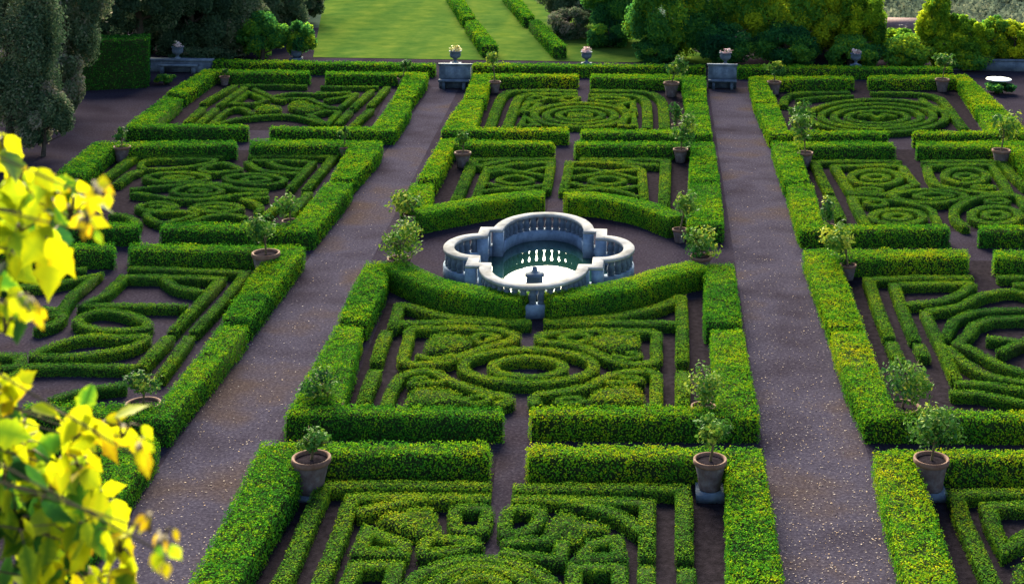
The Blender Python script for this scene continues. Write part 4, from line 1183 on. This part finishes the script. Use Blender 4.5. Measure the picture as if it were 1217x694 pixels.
# tall clipped hedge block far left
mb = MB()
hb = 2.0
pts = [(92, 43), (180, 41), (177, 47), (90, 50)]
add_block(mb, [G(x, y, 2.6) for x, y in pts], 2.6, -.2)  # low warmth puts the shade of the trees into the leaf tint
tag(mb.build('clipped_hedge', [M['box'], M['core']]), 'tall dark clipped hedge block beside the left stone wall', 'hedge')

# distant house and wooded valley
hx, hy = 43.0, 256.0
hz_ = float(ground_z(np.array(hx), np.array(hy)))
root = tag(empty('distant_house', (hx, hy, hz_)), 'distant house with a purple brown roof between the trees', 'house')
mb = MB(); mb.box((0, 0, 1.4), (7, 6, 3.4)); mb.build('wall', M['plaster'], root)
mb = MB(); mb.add([(-3.8, -3.4, 3.05), (3.8, -3.4, 3.05), (3.8, 3.4, 3.05), (-3.8, 3.4, 3.05), (-3.8, 0, 4.7), (3.8, 0, 4.7)], [(0, 1, 5, 4), (2, 3, 4, 5), (0, 4, 3), (1, 2, 5), (3, 2, 1, 0)])
mb.build('roof', M['roof'], root)
for k in (-1, 1):
    mb = MB(); mb.box((k * 1.8, -3.02, 1.6), (.9, .08, 1.2)); mb.build('window', M['glass'], root)
mb = MB()
for k in range(520):
    y = 165 + 420 * rng.random() ** 1.2
    f_ = rng.uniform(.08, .34)
    if y < 262 and abs(f_ - .167) < .03:
        continue
    x = y * f_
    z = float(ground_z(np.array(x), np.array(y)))
    r = rng.uniform(2.5, 5.5)
    crown_leaves(mb, (x, y, z + r * .7), (r, r, r * 1.1), 130, .75 * y / 260, rng.uniform(.25, .7), 8, .3, .4)
tag(mb.build('woodland', M['wood'], origin=(0, 0, 0)), 'grey green wooded valley far beyond the trees on the right', 'woodland', kind='stuff')

# fallen petals on the paths
mb = MB()
P = []
for k in range(3300):
    if rng.random() < .7:
        t = rng.uniform(0, 1) ** .6
        py_ = 150 + t * 600
        l, r_ = 843 + (py_ - 112) * .1546, 888 + (py_ - 112) * .33
        P.append(G(rng.uniform(l, r_), py_))
    else:
        t = rng.uniform(0, 1) ** .6
        py_ = 150 + t * 600
        l, r_ = 480 - (py_ - 150) * .72, 525 - (py_ - 165) * .573
        P.append(G(rng.uniform(l, r_), py_))
P = np.array(P)
P = np.column_stack([P, np.full(len(P), .014)])
leaf_quads(mb, P, np.tile([0, 0, 1.], (len(P), 1)), rng.uniform(.015, .042, len(P)), rng.uniform(0, 1, len(P)), .2, .8)
tag(mb.build('fallen_petals', M['petal'], origin=(0, 0, 0)), 'pale petals and leaves scattered over the gravel paths', 'petals', kind='stuff')

# ------------------------------------------------------------------ the yellow-leaved tree the picture is taken through
LEAFP = np.array([(0, 0), (.1, .06), (.2, .16), (.27, .27), (.3, .36), (.27, .43), (.36, .53), (.29, .6), (.22, .68), (.21, .76), (.12, .88), (.05, 1.0), (0, 1.14)])


def big_leaf(mb, p, d, nrm, L, tint):
    d = Vector(d).normalized(); nrm = Vector(nrm)
    nrm = (nrm - d * nrm.dot(d)).normalized()
    sd = d.cross(nrm)
    V = []
    bend = random.uniform(-.25, .35); fold = random.uniform(.05, .35); wv = random.uniform(.85, 1.15)
    n = len(LEAFP)
    for sgn in (1, 0, -1):
        for (u, v) in LEAFP:
            w_ = u * sgn * wv
            off = abs(w_) * fold - bend * v * v * .5
            V.append(tuple(Vector(p) + d * (v * L) + sd * (w_ * L) + nrm * (off * L)))
    q = []
    for r_ in range(2):
        for i in range(n - 1):
            q.append((r_ * n + i, r_ * n + i + 1, (r_ + 1) * n + i + 1, (r_ + 1) * n + i))
    tv = np.concatenate([tint + np.linspace(-.02, .1, n) + .05 * rng.normal(size=n), np.full(n, tint - .13), tint + np.linspace(-.04, .08, n) + .05 * rng.normal(size=n)])
    mb.add(V, np.array(q), np.clip(tv, 0, 1))


root = tag(empty('yellow_leaved_tree', (-4.2, 3.9, 0)), 'tall tree with glowing yellow leaves hanging into the left foreground', 'tree')
R0 = Vector((-4.2, 3.9, 0))
mb = MB()
mb.tube([(0, 0, 0), (.1, .05, 5), (-.05, .1, 9), (.1, 0, 12.2), (.2, 0, 14.6), (.2, .1, 16)], [.26, .22, .18, .14, .09, .03], 12)
mb.build('trunk', M['bark'], root)
CL = [  # bearing x, y, spread x, y, leaves, distance, size px, tint
    (20, 225, 26, 26, 16, 3.9, 50, .68), (60, 245, 22, 22, 11, 3.8, 46, .7), (25, 275, 24, 22, 15, 3.9, 52, .5), (85, 262, 16, 16, 8, 3.7, 46, .72),
    (55, 300, 14, 16, 6, 3.8, 60, .66), (10, 310, 12, 18, 6, 3.8, 44, .6), (115, 238, 14, 14, 8, 2.6, 26, .88), (100, 275, 10, 12, 5, 2.7, 26, .9),
    (12, 370, 16, 18, 9, 3.9, 40, .66), (32, 372, 14, 12, 9, 2.6, 26, .86), (6, 395, 12, 12, 6, 3.8, 44, .55), (3, 178, 8, 12, 4, 3.8, 34, .72),
    (8, 480, 16, 30, 14, 3.9, 50, .7), (20, 540, 24, 26, 16, 3.9, 54, .62), (90, 520, 22, 22, 12, 3.8, 46, .72), (118, 522, 14, 12, 8, 3.8, 44, .74),
    (98, 565, 18, 24, 16, 3.8, 48, .7), (60, 590, 34, 26, 20, 3.9, 54, .5), (145, 520, 12, 10, 6, 3.7, 40, .72), (166, 545, 8, 18, 9, 2.7, 26, .88),
    (120, 600, 12, 14, 7, 3.8, 40, .7), (20, 630, 26, 26, 18, 3.9, 52, .5), (90, 640, 34, 24, 24, 3.8, 50, .66), (140, 660, 26, 20, 16, 3.8, 48, .72),
    (190, 655, 12, 16, 9, 2.6, 28, .88), (178, 630, 8, 12, 4, 2.6, 26, .9), (40, 680, 30, 20, 20, 3.9, 52, .5), (110, 700, 40, 20, 22, 3.8, 50, .66), (0, 600, 18, 50, 18, 4.0, 54, .35), (-30, 300, 20, 90, 24, 4.0, 56, .5), (-30, 560, 20, 110, 30, 4.0, 56, .5),
]
lm = MB()
bmx = MB()
for gi, (px, py, sx, sy, n_, dist, szp, tint) in enumerate(CL):
    c = Vector(atY(px, py, dist)) - R0
    zj = c.z + .25 + .1 * math.sin(gi)
    start = Vector((.12, random.uniform(-.05, .05), min(15.2, zj + .12)))
    midp = start.lerp(c, .6) + Vector((0, random.uniform(-.3, .3), random.uniform(-.02, .12)))
    bmx.tube([tuple(start), tuple(midp), tuple(c)], [.006, .004, .002], 6)
    for k in range(n_):
        dd = dist + random.gauss(0, .14)
        p_ = Vector(atY(px + random.gauss(0, sx * .62), py + random.gauss(0, sy * .62) - szp * .4, dd)) - R0
        L = szp * dd / F * random.uniform(.5, 1.0)
        d = Vector((random.gauss(.15, .55), random.gauss(0, .4), random.gauss(-.75, .45)))
        nr = Vector((random.gauss(0, .5), random.gauss(-1, .4), random.gauss(.35, .45)))
        big_leaf(lm, p_, d, nr, L, min(1, max(0, tint + random.gauss(0, .12) - (.38 if random.random() < .2 else 0))))
        e_ = c.lerp(p_, .5) + Vector((0, 0, .02))
        bmx.tube([tuple(c), tuple(e_), tuple(p_)], [.004, .003, .0015], 4)
bmx.build('branches', M['twig'], root)
lm.build('foliage', M['fore'], root, smooth=True)

# ------------------------------------------------------------------ light, sky, camera
SUN_EL, SUN_AZ = R(26), R(-12)
wd = bpy.data.worlds.new('World')
S.world = wd
wd.use_nodes = True
nt = wd.node_tree
bg = nt.nodes['Background']
sky = nt.nodes.new('ShaderNodeTexSky')
sky.sky_type = 'NISHITA'
sky.sun_disc = False
sky.sun_elevation = SUN_EL
sky.sun_rotation = SUN_AZ
sky.air_density = 1.2
sky.dust_density = .8
sky.ozone_density = 1.5
nt.links.new(sky.outputs[0], bg.inputs[0])
bg.inputs[1].default_value = .052
ld = bpy.data.lights.new('sun', 'SUN')
ld.energy = 4.5
ld.angle = R(42)
ld.color = (1, .9, .62)
lo = bpy.data.objects.new('sun', ld)
COL.objects.link(lo)
d = Vector((math.sin(SUN_AZ) * math.cos(SUN_EL), math.cos(SUN_AZ) * math.cos(SUN_EL), math.sin(SUN_EL)))
lo.rotation_euler = d.to_track_quat('Z', 'Y').to_euler()

cd = bpy.data.cameras.new('camera')
cam = bpy.data.objects.new('camera', cd)
COL.objects.link(cam)
cam.location = (0, 0, H)
cd.sensor_fit = 'HORIZONTAL'
cd.sensor_width = 36
cd.lens = 36 * F / W0
cam.rotation_euler = (math.pi / 2, -ROLL, 0)
# the frame is offset from the optical axis: in rolled camera space the offset is a plain pixel offset
cd.shift_x = -(VX - W0 / 2) / W0
cd.shift_y = -(H0 / 2 - VY) / W0
cd.clip_start = .1
cd.clip_end = 8000
cd.dof.use_dof = True
cd.dof.focus_distance = 46
cd.dof.aperture_fstop = 5.0
S.camera = cam

S.view_settings.view_transform = 'Standard'
S.view_settings.look = 'None'
S.view_settings.gamma = 1
S.view_settings.use_curve_mapping = False
S.view_settings.exposure = 2.6
S.cycles.max_bounces = 6
S.cycles.transparent_max_bounces = 4
try:
    S.cycles.use_denoising = True
except Exception:
    pass
S.render.resolution_x, S.render.resolution_y = 1024, 583
